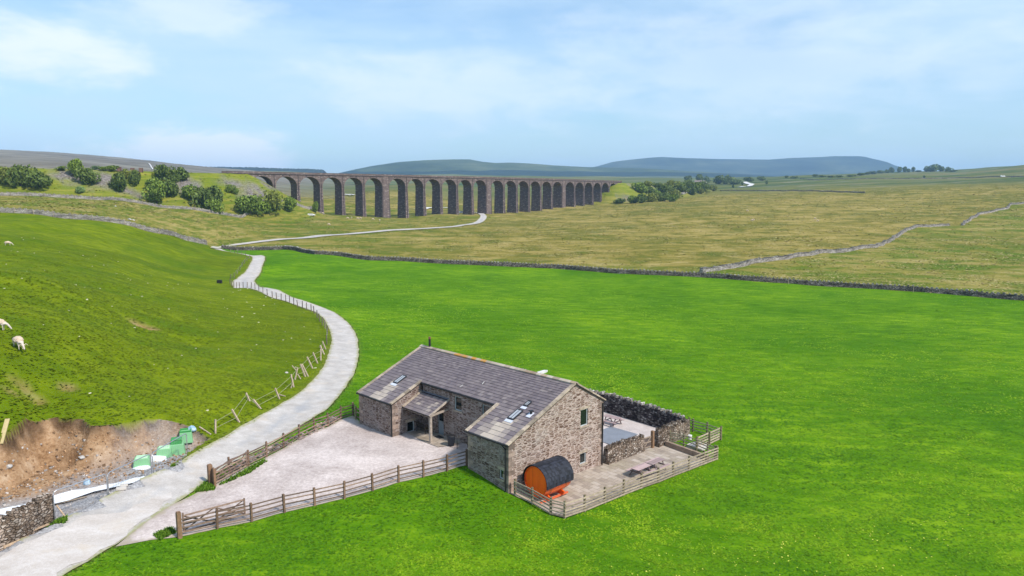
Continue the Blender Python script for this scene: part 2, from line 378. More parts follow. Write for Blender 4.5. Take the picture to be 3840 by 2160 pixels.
def masonry(name, stones, mortar, bw=.42, rh=.17, mort=.022, soot=.0, pale=None, dist=.06):
    """coursed rubble laid in the wall's own UV metres"""
    m = bpy.data.materials.new(name); m.use_nodes = True; g = NT(m.node_tree); b = g.n['Principled BSDF']
    tc = g.n.new('ShaderNodeTexCoord'); uv = tc.outputs['UV']
    nv = g.noise(uv, 1.6, 3, .5, 0, 'Color'); sb = g.new('ShaderNodeVectorMath', operation='SUBTRACT'); g.put(sb.inputs[0], nv); sb.inputs[1].default_value = (.5,.5,.5)
    sc = g.new('ShaderNodeVectorMath', operation='SCALE'); g.l.new(sb.outputs[0], sc.inputs[0]); sc.inputs['Scale'].default_value = dist * 4
    ad = g.new('ShaderNodeVectorMath', operation='ADD'); g.put(ad.inputs[0], uv); g.l.new(sc.outputs[0], ad.inputs[1])
    cv = g.scale(ad.outputs[0], (1/bw, 1/rh, 1)); vo = g.n.new('ShaderNodeTexVoronoi'); g.put(vo.inputs['Vector'], cv); vo.inputs['Scale'].default_value = 1; vo.inputs['Randomness'].default_value = .72
    ve = g.n.new('ShaderNodeTexVoronoi'); ve.feature = 'DISTANCE_TO_EDGE'; g.put(ve.inputs['Vector'], cv); ve.inputs['Scale'].default_value = 1; ve.inputs['Randomness'].default_value = .72
    sp = g.n.new('ShaderNodeSeparateColor'); g.l.new(vo.outputs['Color'], sp.inputs[0])
    mo = g.ramp(ve.outputs['Distance'], [(mort * .9, 1), (mort * 4.2, 0)])
    c = g.ramp(sp.outputs[0], [(i / (len(stones) - 1) * .9 + .05, q) for i, q in enumerate(stones)])
    c = g.mix(g.math('MULTIPLY', g.noise(uv, 14, 4), .5), c, tuple(x * .55 for x in stones[0]), 'MIX')
    c = g.mix(mo, c, mortar)
    if pale:
        c = g.mix(g.math('MULTIPLY', g.ramp(g.noise(uv, .55, 5, .65), [(.5, 0), (.68, 1)]), .55), c, pale)
    if soot:
        c = g.mix(g.math('MULTIPLY', g.ramp(g.noise(g.scale(uv, (1, .25, 1)), .8, 5, .65), [(.45, 0), (.75, 1)]), soot), c, (.035,.03,.035))
    g.put(b.inputs['Base Color'], c); b.inputs['Roughness'].default_value = .92; b.inputs['Specular IOR Level'].default_value = .15
    bn = g.n.new('ShaderNodeBump'); bn.inputs['Distance'].default_value = .035; bn.inputs['Strength'].default_value = .9
    hgt = g.math('ADD', g.math('MULTIPLY', g.math('SUBTRACT', 1.0, mo), .7), g.math('MULTIPLY', g.noise(uv, 9, 4), .5))
    g.put(bn.inputs['Height'], hgt); g.l.new(bn.outputs[0], b.inputs['Normal'])
    MATS[name] = m; return m

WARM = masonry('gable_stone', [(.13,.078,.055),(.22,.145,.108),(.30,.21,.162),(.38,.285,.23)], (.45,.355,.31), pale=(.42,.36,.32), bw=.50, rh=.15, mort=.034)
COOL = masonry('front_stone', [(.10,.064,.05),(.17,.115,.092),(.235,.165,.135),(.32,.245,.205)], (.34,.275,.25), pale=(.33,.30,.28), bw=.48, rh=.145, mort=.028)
VIA = masonry('viaduct_stone', [(.15,.11,.10),(.215,.16,.145),(.28,.215,.195),(.36,.295,.27)], (.13,.10,.095), bw=1.7, rh=.7, mort=.05, soot=.22, dist=.12)
VIAP = masonry('viaduct_pier_stone', [(.15,.11,.11),(.22,.165,.16),(.30,.23,.215),(.38,.31,.29)], (.11,.085,.085), bw=1.9, rh=.8, mort=.05, soot=.30, dist=.12)
WOOD = mat('weathered_timber', (.22,.15,.115), .9, .35, 5, .01, tint=.45, stretch=(1,1,1))
WOODP = mat('pale_timber', (.34,.27,.20), .9, .3, 5, .01, tint=.3)
POSTB = mat('brown_post_timber', (.17,.105,.07), .9, .35, 5, .01, tint=.3)
POST = mat('mossy_post_timber', (.19,.15,.085), .9, .35, 5, .01, tint=.3, alt=(.26,.22,.13))
WIREPOST = mat('grey_post_timber', (.17,.13,.11), .9, .35, 5, tint=.4)
WIRE = mat('galvanised_wire', (.35,.36,.33), .5, .1, 5, metal=.6)
METAL = mat('galvanised_steel', (.42,.42,.44), .4, .15, 5, metal=.7)
BLACK = mat('black_paint', (.018,.018,.02), .4, .2, 5)
SLATE = mat('stone_slate', (.155,.127,.142), .8, .35, 2.0, .012, tint=.75)
COPE = mat('verge_coping_stone', (.36,.29,.22), .9, .3, 3.5, .015, tint=.4)
GREYFRAME = mat('grey_painted_frame', (.42,.46,.46), .5, .08)
LEAD = mat('lead_flashing', (.16,.17,.21), .5, .2)
SILVER = mat('roof_window_flashing', (.6,.62,.7), .45, .1)
ORANGE = mat('orange_varnished_wood', (.62,.10,.012), .45, .22, 4, .004, stretch=(1,1,6), spec=.5)
PICNIC = mat('brown_recycled_plank', (.135,.095,.095), .6, .2, 3, tint=.4)
PICTOP = mat('bench_top_plank', (.36,.26,.25), .6, .15, 3, tint=.3)
GREENT = mat('pale_green_plastic', (.22,.47,.24), .5, .08, .6)
GREENL = mat('light_green_lid', (.42,.66,.42), .5, .06, 1)
GREEND = mat('dark_green_plastic', (.05,.26,.07), .45, .15, 2)
WHITE = mat('white_sheet', (.75,.76,.78), .8, .08, 3)
CONC = mat('pale_concrete', (.5,.46,.42), .9, .15, 4, .01)
LOG = mat('bare_log', (.42,.30,.20), .9, .25, 4, .01, stretch=(1,1,3))
def glass_mat():
    m = bpy.data.materials.new('window_glass'); m.use_nodes = True; b = m.node_tree.nodes['Principled BSDF']
    b.inputs['Base Color'].default_value = (.012,.016,.016,1); b.inputs['Roughness'].default_value = .06; b.inputs['Specular IOR Level'].default_value = .6
    return m
GLASS = glass_mat()
def drystone(name, cols, s=3.6):
    m = bpy.data.materials.new(name); m.use_nodes = True; g = NT(m.node_tree); b = g.n['Principled BSDF']
    tc = g.n.new('ShaderNodeTexCoord'); v = g.scale(tc.outputs['Object'], (1, 1, 1.9))
    vo = g.n.new('ShaderNodeTexVoronoi'); g.put(vo.inputs['Vector'], v); vo.inputs['Scale'].default_value = s
    sp = g.n.new('ShaderNodeSeparateColor'); g.l.new(vo.outputs['Color'], sp.inputs[0])
    c = g.ramp(sp.outputs[0], [(i / (len(cols) - 1), q) for i, q in enumerate(cols)])
    ve = g.n.new('ShaderNodeTexVoronoi'); ve.feature = 'DISTANCE_TO_EDGE'; g.put(ve.inputs['Vector'], v); ve.inputs['Scale'].default_value = s
    e = g.ramp(ve.outputs['Distance'], [(.0, 0), (.12, 1)])
    c = g.mix(g.math('SUBTRACT', 1.0, e), c, tuple(x * .5 for x in cols[0]))
    a = g.n.new('ShaderNodeAttribute'); a.attribute_name = 'tint'
    hs = g.n.new('ShaderNodeHueSaturation'); g.put(hs.inputs['Value'], g.math('ADD', g.math('MULTIPLY', a.outputs['Fac'], .9), .55)); g.put(hs.inputs['Color'], c); c = hs.outputs[0]
    g.put(b.inputs['Base Color'], c); b.inputs['Roughness'].default_value = .95; b.inputs['Specular IOR Level'].default_value = .1
    bn = g.n.new('ShaderNodeBump'); bn.inputs['Distance'].default_value = .08; g.put(bn.inputs['Height'], e); g.l.new(bn.outputs[0], b.inputs['Normal'])
    return m
DRY = drystone('dry_stone', [(.10,.085,.075),(.19,.165,.15),(.29,.26,.235),(.42,.39,.36)])
DRYW = drystone('warm_dry_stone', [(.15,.105,.075),(.22,.165,.125),(.30,.235,.19),(.42,.36,.31)])
DRYD = drystone('dark_dry_stone', [(.035,.028,.03),(.075,.06,.06),(.13,.11,.105),(.28,.26,.25)])
DRYM = drystone('mid_dry_stone', [(.06,.05,.045),(.12,.10,.09),(.20,.175,.155),(.33,.30,.275)])
DRYP = drystone('pale_dry_stone', [(.22,.19,.165),(.33,.295,.265),(.44,.405,.37),(.55,.52,.48)])
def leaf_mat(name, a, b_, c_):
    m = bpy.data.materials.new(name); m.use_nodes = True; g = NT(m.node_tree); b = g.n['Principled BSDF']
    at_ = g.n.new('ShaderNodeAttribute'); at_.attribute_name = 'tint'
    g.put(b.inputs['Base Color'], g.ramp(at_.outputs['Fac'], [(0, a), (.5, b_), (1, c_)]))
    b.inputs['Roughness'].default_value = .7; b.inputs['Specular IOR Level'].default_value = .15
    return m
LEAF = leaf_mat('green_leaves', (.055,.085,.012), (.13,.19,.028), (.23,.31,.05))
LEAFD = leaf_mat('dark_leaves', (.038,.06,.014), (.09,.13,.026), (.165,.215,.05))
LEAFO = leaf_mat('olive_leaves', (.075,.09,.015), (.15,.175,.03), (.25,.28,.055))
LEAFP = leaf_mat('pale_leaves', (.08,.13,.04), (.165,.25,.08), (.29,.39,.15))
BARK = mat('bark', (.07,.055,.045), .95, .3, 4)

# ------------------------------------------------------------------ GROUND
W1p = [gb(-150, 796)] + [(q[0], q[1]) for q in [ony(*w) for w in Wl1]]
MAINW_PX = [(831,931),(879,939),(955,940),(1062,938),(1114,941),(1149,950),(1183,959),(1252,960),(1321,967),(1390,974),(1500,978),(1620,986),(1759,993),(1920,1000),(2087,1007),(2325,1026),(2480,1033),(2624,1040),(2790,1052),(2952,1063),(3115,1073),(3280,1084),(3430,1095),(3578,1106),(3710,1117),(3840,1129),(4000,1144),(4200,1165)]
MW = [gb(*q) for q in MAINW_PX]
RW_PX = [[(2630,1024),(2700,1012),(2830,988),(2960,968),(3090,948),(3200,940),(3305,921)],[(3305,921),(3350,897),(3395,866),(3440,851),(3560,847)],[(3610,846),(3640,825),(3670,805),(3775,783),(3790,768),(3850,764),(3950,760)]]
field_poly = [(q[0], q[1]) for q in MW] + [(190, 40), (60, 2), (-60, 2), (-80, 20)] + RRs
hill_poly = W1p + [gb(800, 930)] + RLs[::-1] + [(-160, 20), (-230, 120)]
def ell(x, y, px, py, a, b, rot=0.0, hf=None):
    c = march(px, py, hf or h); dx, dy = x - c[0], y - c[1]
    u = dx*math.cos(rot) + dy*math.sin(rot); v = -dx*math.sin(rot) + dy*math.cos(rot)
    return np.clip(1.35 - np.hypot(u/a, v/b) + .9 * vnoise(x, y, 4, 21) + .5 * vnoise(x, y, 1.8, 22), 0, 1)
def build_ground():
    NA = 860
    az = np.linspace(R_(-62), R_(62), NA); rr = np.unique(np.concatenate([9 * np.exp(np.linspace(0, math.log(9500/9), 860)), np.arange(49, 68, .11)])); NR = len(rr)
    A, Rr = np.meshgrid(az, rr); x = (Rr * np.sin(A)).ravel(); y = (Rr * np.cos(A)).ravel(); z = h(x, y)
    r = np.hypot(x, y)
    jx = x + 1.2 * vnoise(x, y, 3, 30); jy = y + 1.2 * vnoise(x, y, 3, 31)
    fld = inpoly(x, y, field_poly) & (r < 600); hil = inpoly(x, y, hill_poly) & (r < 600)
    moor = (~fld & ~hil).astype(float)
    near = r < 105
    earth = np.zeros(len(x)); xm, ym = x[near], y[near]
    ins = inpoly(xm, ym, pit_poly); earth[near] = np.where(ins, np.clip(segdist(xm, ym, pit_top) / .1 + .9 + .5*vnoise(xm, ym, .8, 33), 0, 1), 0)
    for i, (px, py, q, dp) in enumerate(HOLES):
        if i == 1: continue
        dd = np.hypot((x - px) / 1.3, y - py - .2) / q
        earth = np.maximum(earth, np.clip(1.15 - dd * (1.5 if i else 1.2) + .8 * vnoise(x, y, .9, 34), 0, 1) * (.9 if i == 0 else .55))
    grav = np.zeros(len(x))       # grey rubble on the pit floor
    soil_shade = np.zeros(len(x)); dt = segdist(xm, ym, pit_top) + .5 * vnoise(xm, ym, 1.1, 45) + .25 * vnoise(xm, ym, .4, 46); right_ = np.clip((xm + 27) / 3, 0, 1)
    soil_shade[near] = np.where(ins, np.clip(1.3 - dt / (.35 + 1.1 * right_ * (.6 + vnoise(xm, ym, 2.2, 47))), 0, 1), 0)  # dark topsoil along the lip, deeper rightward as painted overhang shade
    q1, q2 = gb(-60, 1950), gb(720, 1690)
    dl = segdist(xm, ym, [gb(-100, 1950), gb(200, 1850), gb(420, 1790), gb(560, 1735), gb(700, 1665)])
    grav[near] = np.where(ins, np.clip(1.45 - dl / 3.9 + .9 * vnoise(xm, ym, 2.2, 35), 0, 1), 0)
    grav[near] = np.maximum(grav[near], np.clip(1.8 - segdist(xm, ym, [gb(-100,2110), gb(190,1962), gb(420,1862), gb(590,1772), gb(640,1745)]) / 1.2 + .5 * vnoise(xm, ym, .9, 36), 0, 1))
    far = (r > 300) & (r < 900)
    scree = np.zeros(len(x)); xf, yf = x[far], y[far]
    S = np.zeros(len(xf))
    for px, py, a, b in [(275,668,11,6),(250,662,8,4),(385,672,8,7),(370,685,7,5),(700,688,10,7),(725,697,7,4),(480,717,12,4),(940,715,6,11),(985,735,6,10),(1010,700,4,5),(880,690,9,4),(2360,745,10,6),(2375,700,7,5),(2450,700,8,4)]:
        S = np.maximum(S, ell(xf, yf, px, py, a, b))
    scree[far] = S
    emb = np.zeros(len(x)); emb[far] = np.clip(1.5 - np.minimum(segdist(xf, yf, EMB['l']), segdist(xf, yf, EMB['r'])) / 36, 0, 1)
    valley = np.clip((r - 760) / 500, 0, 1)
    lime = np.clip((r - 800) / 300, 0, 1) * np.clip((x - .28*y) / 120, 0, 1)
    lush = np.zeros(len(x)); L_ = np.zeros(len(xf))
    for px, py, a, b in [(350,760,60,14),(1250,835,60,28),(1550,805,60,16),(2100,765,90,10),(620,780,55,26),(420,790,45,18),(250,780,40,14),(1700,812,60,10)]:
        L_ = np.maximum(L_, ell(xf, yf, px, py, a, b))
    lush[far] = L_ * .9
    lush = np.maximum(lush, moor * np.clip(.9 - segdist(x, y, [tuple(m) for m in MW]) / 30 + .8 * vnoise(x, y, 9, 38), 0, 1) * (y < 330))
    lush = np.maximum(lush, moor * np.clip((-x - .02 * y + 14 * vnoise(x, y, 60, 39)) / 60, 0, 1) * .75 * (r < 620))
    rwall = [tuple(march(*q, hbase)[:2]) for q in RW_PX[0] + RW_PX[1] + RW_PX[2]]; low = inpoly(x, y, rwall + [(700, 500), (700, 60)] + [tuple(m) for m in MW[::-1] if m[0] > rwall[0][0]]); lush = np.maximum(lush, moor * low * np.clip(.85 + .5 * vnoise(x, y, 30, 48), 0, 1))
    heath = np.clip((r - 600) / 260, 0, 1) * np.clip((-x - .2 * y) / 160, 0, 1)
    wear = np.zeros(len(x)); n2 = r < 330
    dr = np.minimum(segdist(x[n2], y[n2], RLs[::3]), segdist(x[n2], y[n2], RRs[::3])); wear[n2] = np.clip(.55 - dr / 1.1, 0, 1)
    faces = []
    idx = np.arange(NA * NR).reshape(NR, NA)
    q = np.stack([idx[:-1, :-1], idx[:-1, 1:], idx[1:, 1:], idx[1:, :-1]], -1).reshape(-1, 4)
    me = bpy.data.meshes.new('ground'); me.vertices.add(len(x)); me.vertices.foreach_set('co', np.stack([x, y, z], 1).ravel())
    me.loops.add(q.size); me.loops.foreach_set('vertex_index', q[:, ::-1].ravel()); me.polygons.add(len(q))
    me.polygons.foreach_set('loop_start', np.arange(len(q)) * 4); me.polygons.foreach_set('loop_total', np.full(len(q), 4))
    me.update(calc_edges=True); me.validate(); me.polygons.foreach_set('use_smooth', [True] * len(q))
    for nm, (a, b, c, d) in dict(zone=(moor, hil.astype(float), earth, grav), cover=(scree, emb * moor, valley, lime), wear=(lush, wear, heath, soil_shade)).items():
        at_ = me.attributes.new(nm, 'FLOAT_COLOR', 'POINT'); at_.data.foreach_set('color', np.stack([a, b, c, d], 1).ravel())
    o = bpy.data.objects.new('ground', me); C.objects.link(o); me.materials.append(ground_mat())
    setp(o, kind='structure'); return o
G_FIELD = ((.030,.100,.002), (.088,.200,.004), (.210,.335,.010))
G_HILL = ((.052,.085,.003), (.112,.158,.004), (.205,.250,.008))
G_MOOR = ((.135,.130,.022), (.235,.190,.042), (.360,.280,.100))
def ground_mat():
    m = bpy.data.materials.new('pasture_and_moor'); m.use_nodes = True; g = NT(m.node_tree); b = g.n['Principled BSDF']
    tc = g.n.new('ShaderNodeTexCoord'); p = tc.outputs['Object']
    def attr(n):
        a = g.n.new('ShaderNodeAttribute'); a.attribute_name = n; s = g.n.new('ShaderNodeSeparateColor'); g.l.new(a.outputs['Color'], s.inputs[0])
        return s.outputs[0], s.outputs[1], s.outputs[2], a.outputs['Alpha']
    moor, hil, earth, grav = attr('zone'); scree, emb, valley, lime = attr('cover'); lush, wear, heath, soil_shade = attr('wear')
    rot = g.n.new('ShaderNodeMapping'); g.put(rot.inputs[0], p); rot.inputs['Rotation'].default_value = (0, 0, .25); rot.inputs['Scale'].default_value = (.5, 1.25, 1)
    fine = g.noise(p, 3.2, 5, .75); mid = g.noise(rot.outputs[0], .55, 5, .62); big = g.noise(p, .045, 4, .55); huge = g.noise(p, .012, 4, .5)
    def tri(f, cols): return g.ramp(f, [(.34, cols[0]), (.5, cols[1]), (.66, cols[2])])
    gf = g.math('ADD', g.math('ADD', g.math('MULTIPLY', fine, .26), g.math('MULTIPLY', mid, .44)), g.math('MULTIPLY', big, .30))
    fld = tri(gf, G_FIELD); hl = tri(gf, G_HILL)
    hl = g.mix(g.ramp(g.noise(p, .075, 4, .6, .4), [(.48, 0), (.66, .6)]), hl, (.055,.115,.004)); fld = g.mix(g.ramp(g.noise(p, .028, 3, .5, .3), [(.46, 0), (.62, .5)]), fld, (.035,.125,.003))  # hill only: broad dark green painted for the shading of its folds
    str_ = g.scale(p, (.06, .075, 1)); ms = g.noise(str_, 1.0, 9, .66, .5)
    mf = g.math('ADD', g.math('ADD', g.math('MULTIPLY', ms, .60), g.math('MULTIPLY', huge, .24)), g.math('MULTIPLY', g.noise(g.scale(p, (.5, 1, 1)), .8, 6, .75), .16))
    mr = g.ramp(mf, [(.36, (.095,.12,.015)), (.46, G_MOOR[0]), (.52, G_MOOR[1]), (.62, G_MOOR[2])])
    mr = g.mix(g.ramp(g.noise(g.scale(p, (.2, .3, 1)), .5, 7, .74, .2), [(.55, 0), (.63, .45)]), mr, (.11,.13,.018))
    mr = g.mix(g.ramp(g.noise(g.scale(p, (.16, .22, 1)), .8, 8, .76, .2), [(.56, 0), (.62, .5)]), mr, (.42,.34,.17))
    mr = g.mix(g.math('MULTIPLY', g.math('MULTIPLY', lush, .85), g.ramp(ms, [(.42, 1), (.56, .25)])), mr, tri(gf, ((.045,.085,.006), (.095,.15,.012), (.16,.2,.03))))
    eg = tri(mf, ((.07,.12,.010), (.17,.20,.018), (.29,.26,.045)))
    mr = g.mix(g.math('MULTIPLY', emb, .9), mr, eg)
    vg = g.ramp(g.noise(g.scale(p, (.6, 2.2, 1)), .0045, 5, .6), [(.36, (.045,.075,.018)), (.5, (.105,.125,.030)), (.62, (.165,.145,.055))])
    mr = g.mix(valley, mr, vg)
    mr = g.mix(heath, mr, g.ramp(g.noise(g.scale(p, (1, 2.5, 1)), .006, 7, .7), [(.35, (.10,.085,.06)), (.5, (.17,.15,.115)), (.65, (.25,.23,.18))]))
    lm = g.ramp(g.noise(g.scale(p, (.15, 2.4, 1)), .02, 5, .6), [(.57, 0), (.64, .6)])
    mr = g.mix(g.math('MULTIPLY', lime, lm), mr, (.30,.27,.24))
    c = g.mix(hil, fld, hl); c = g.mix(moor, c, mr)
    sc = g.ramp(g.noise(p, 1.1, 6, .75), [(.35, (.07,.058,.06)), (.5, (.17,.145,.145)), (.66, (.34,.31,.31))])
    c = g.mix(g.math('MULTIPLY', scree, .92), c, sc)
    c = g.mix(g.math('MULTIPLY', wear, .75), c, tri(g.noise(p, 4, 4, .7), ((.06,.1,.012), (.15,.15,.04), (.28,.24,.12))))
    en = g.math('ADD', g.math('MULTIPLY', g.noise(p, .7, 4, .55), .55), g.math('MULTIPLY', g.noise(p, 4.5, 5, .75), .45))
    er = g.ramp(en, [(.32, (.10,.05,.025)), (.43, (.25,.145,.075)), (.54, (.37,.235,.135)), (.66, (.50,.36,.24))])
    er = g.mix(g.math('MULTIPLY', soil_shade, .85), er, g.ramp(g.noise(p, 3, 5, .7), [(.35, (.02,.012,.008)), (.6, (.10,.06,.035))]))  # near-black brown: topsoil and the painted shade below the lip
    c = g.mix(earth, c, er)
    gr = g.ramp(g.noise(p, 5, 6, .8), [(.32, (.13,.125,.13)), (.5, (.30,.29,.295)), (.66, (.52,.51,.52))])
    c = g.mix(grav, c, gr)
    g.put(b.inputs['Base Color'], c); b.inputs['Roughness'].default_value = 1; b.inputs['Specular IOR Level'].default_value = .04
    bn = g.n.new('ShaderNodeBump'); bn.inputs['Distance'].default_value = .22; bn.inputs['Strength'].default_value = .55
    hh = g.math('ADD', g.math('MULTIPLY', g.noise(p, 1.1, 6, .72), 1.3), g.math('MULTIPLY', g.math('MULTIPLY', earth, en), 1.5))
    hh = g.math('ADD', hh, g.math('MULTIPLY', moor, g.math('MULTIPLY', g.noise(g.scale(p, (.7, 1, 1)), .16, 7, .7), 9.0)))
    g.put(bn.inputs['Height'], hh); g.l.new(bn.outputs[0], b.inputs['Normal'])
    return m
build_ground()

def sheet(name, poly, step, lift, material, jag=0.0, parent=None, kind='structure', seg=None, per=0.0):
    """a draped sheet: outline subdivided and slightly ragged, inner grid of points, constrained triangulation"""
    pts = []; seg = seg or step
    for a, b in zip(poly, list(poly[1:]) + [poly[0]]):
        n = max(1, int(math.hypot(b[0]-a[0], b[1]-a[1]) / seg))
        for k in range(n):
            t = k / n; x, y = a[0] + (b[0]-a[0])*t, a[1] + (b[1]-a[1])*t
            pts.append((x + jag*2*float(vnoise(x, y, .7, 40)) + jag*float(vnoise(x, y, .3, 42)), y + jag*2*float(vnoise(x, y, .7, 41)) + jag*float(vnoise(x, y, .3, 43))))
    P_ = np.array(pts); n = len(pts)
    gx, gy = np.meshgrid(np.arange(P_[:,0].min(), P_[:,0].max(), step), np.arange(P_[:,1].min(), P_[:,1].max(), step)); gx = gx.ravel(); gy = gy.ravel()
    k = inpoly(gx, gy, P_); gx, gy = gx[k], gy[k]
    if len(gx):
        keep = np.ones(len(gx), bool)
        for i in range(0, len(gx), 5000):
            d = np.min(np.hypot(gx[i:i+5000, None] - P_[:,0], gy[i:i+5000, None] - P_[:,1]), 1); keep[i:i+5000] = d > step * .45
        gx, gy = gx[keep], gy[keep]
    co = [Vector(q) for q in pts] + [Vector((a, b)) for a, b in zip(gx, gy)]
    v, e, f, *_ = geometry.delaunay_2d_cdt(co, [(i, (i+1) % n) for i in range(n)], [], 1, 1e-4)
    X = np.array([q.x for q in v]); Y = np.array([q.y for q in v]); Z = h(X, Y) + lift + per * np.hypot(X, Y)
    edge = segdist(X, Y, [tuple(q) for q in P_] + [tuple(P_[0])])
    f = [tuple(q) for q in f]
    f = [q if ((X[q[1]]-X[q[0]])*(Y[q[2]]-Y[q[0]]) - (X[q[2]]-X[q[0]])*(Y[q[1]]-Y[q[0]])) > 0 else q[::-1] for q in f]
    o = mesh_obj(name, list(zip(X, Y, Z)), f, material, parent, True, attrs={'edge': np.clip(edge / 3, 0, 1)})
    if kind: o['kind'] = kind
    return o
def stone_sheet_mat(name, stops, s1=1.0, s2=14.0, edge_col=None, stretch=(1,1,1), streak=0.0, streak_col=(.3,.3,.3), rotz=0.0, dirt=None, crown=0.0):
    m = bpy.data.materials.new(name); m.use_nodes = True; g = NT(m.node_tree); b = g.n['Principled BSDF']
    tc = g.n.new('ShaderNodeTexCoord'); mp = g.n.new('ShaderNodeMapping'); g.put(mp.inputs[0], tc.outputs['Object']); mp.inputs['Rotation'].default_value = (0,0,rotz); mp.inputs['Scale'].default_value = stretch
    p = mp.outputs[0]
    f = g.math('ADD', g.math('MULTIPLY', g.noise(p, s1, 6, .65), .5), g.math('MULTIPLY', g.noise(tc.outputs['Object'], s2, 5, .85), .5))
    c = g.ramp(f, stops)
    if streak: c = g.mix(g.math('MULTIPLY', g.ramp(g.noise(g.scale(p, (.25, 1.6, 1)), .8, 5, .6, .2), [(.5, 0), (.68, 1)]), streak), c, streak_col)
    if dirt: c = g.mix(g.ramp(g.noise(tc.outputs['Object'], .35, 5, .65, .5), [(.55, 0), (.72, .7)]), c, dirt)
    if crown:       # greyer packed strip down the middle, two paler wheel ways beside it
        a2 = g.n.new('ShaderNodeAttribute'); a2.attribute_name = 'edge'
        k2 = g.math('ADD', a2.outputs['Fac'], g.math('MULTIPLY', g.math('SUBTRACT', g.noise(tc.outputs['Object'], .55, 6, .7), .5), .9))
        c = g.mix(g.math('MULTIPLY', g.ramp(k2, [(.52, 0), (.78, 1)]), crown), c, (.33,.33,.345))
    if edge_col:
        a = g.n.new('ShaderNodeAttribute'); a.attribute_name = 'edge'
        k = g.math('SUBTRACT', g.math('MULTIPLY', g.noise(tc.outputs['Object'], 2.0, 5, .7), .55), g.math('MULTIPLY', a.outputs['Fac'], 1.15))
        c = g.mix(g.ramp(k, [(.12, 0), (.26, 1)]), c, edge_col)
    g.put(b.inputs['Base Color'], c); b.inputs['Roughness'].default_value = .95; b.inputs['Specular IOR Level'].default_value = .1
    bn = g.n.new('ShaderNodeBump'); bn.inputs['Distance'].default_value = .03; bn.inputs['Strength'].default_value = .6; g.put(bn.inputs['Height'], g.noise(tc.outputs['Object'], s2, 4, .8)); g.l.new(bn.outputs[0], b.inputs['Normal'])
    return m
LANE = stone_sheet_mat('limestone_track', [(.34, (.31,.28,.255)), (.5, (.44,.405,.38)), (.62, (.56,.525,.50))], .7, 9, edge_col=(.31,.30,.17), crown=.75, streak=.0, rotz=-.9, stretch=(.8,1,1), dirt=(.50,.42,.34))
GRAVEL = stone_sheet_mat('pink_gravel', [(.39, (.32,.26,.24)), (.5, (.47,.40,.375)), (.59, (.62,.54,.51))], .2, 4.0, edge_col=(.34,.29,.22))
sheet('road', road_poly, 1.0, .055, LANE, .10, seg=.8)
sheet('road', lane_poly, 1.6, .12, LANE, .0, seg=1.6, per=.0004)
sheet('driveway', gravel_poly, .6, .04, GRAVEL, .05, seg=.5)
YGR = stone_sheet_mat('yard_gravel', [(.34, (.34,.29,.28)), (.5, (.50,.44,.42)), (.64, (.62,.56,.54))], .5, 9.0)
sheet('courtyard', yard_poly, .8, .035, YGR)
def flag_mat(name='flagstones'):
    m = bpy.data.materials.new(name); m.use_nodes = True; g = NT(m.node_tree); b = g.n['Principled BSDF']
    tc = g.n.new('ShaderNodeTexCoord'); mp = g.n.new('ShaderNodeMapping'); g.put(mp.inputs[0], tc.outputs['Object']); mp.inputs['Rotation'].default_value = (0,0,-HT)
    br = g.n.new('ShaderNodeTexBrick'); g.l.new(mp.outputs[0], br.inputs['Vector']); br.inputs['Scale'].default_value = 1; br.inputs['Brick Width'].default_value = .78; br.inputs['Row Height'].default_value = .52
    br.inputs['Mortar Size'].default_value = .022; br.inputs['Color1'].default_value = (0,0,0,1); br.inputs['Color2'].default_value = (1,1,1,1); br.inputs['Mortar'].default_value = (.5,.5,.5,1)
    c = g.ramp(g.math('ADD', g.math('MULTIPLY', br.outputs['Color'], .28), g.math('MULTIPLY', g.noise(tc.outputs['Object'], 1.1, 5, .75), .72)), [(.22, (.15,.12,.11)), (.38, (.28,.225,.18)), (.52, (.36,.295,.235)), (.7, (.44,.375,.32))])
    c = g.mix(g.ramp(g.noise(tc.outputs['Object'], .5, 5, .7), [(.5, 0), (.7, .5)]), c, (.27,.23,.14))
    c = g.mix(g.math('MULTIPLY', br.outputs['Fac'], .6), c, (.15,.12,.10))
    g.put(b.inputs['Base Color'], c); b.inputs['Roughness'].default_value = .8; return m
FLAG = flag_mat()
sheet('patio', patio_poly, .6, .05, FLAG, 0)
sheet('porch_paving', [b2(HU1, HB-.2), b2(HU1, 5.75), b2(8.2, 6.15), b2(10.2, 6.15), b2(10.8, 4.9), b2(10.8, HB-.2)], .4, .09, FLAG, 0)

# concrete apron edge, bottom left
CONCR = stone_sheet_mat('worn_concrete_track', [(.3, (.35,.30,.26)), (.5, (.48,.43,.395)), (.66, (.60,.555,.53))], .6, 6, streak=.4, dirt=(.50,.42,.34), streak_col=(.62,.59,.57), rotz=-.95, stretch=(.5,1,1))
sheet('track', [gb(-200,2220), gb(0,2085), gb(160,2010), gb(300,1945), gb(470,1925), gb(640,1850), gb(600,1920), gb(430,2040), gb(215,2150), gb(120,2300), gb(-100,2500)], .7, .085, CONCR, .35)
# white geotextile strip across the excavation
MEMB = mat('white_membrane', (.74,.75,.78), .85, .1, 2.5, .03)
memb = [gb(*q) for q in [(-120,1870),(0,1846),(110,1832),(220,1790),(330,1768),(420,1755),(500,1745),(540,1738),(545,1752),(470,1775),(400,1778),(330,1800),(230,1830),(110,1868),(0,1900),(-120,1930)]]
sheet('path', memb, .35, .22, MEMB, .08)

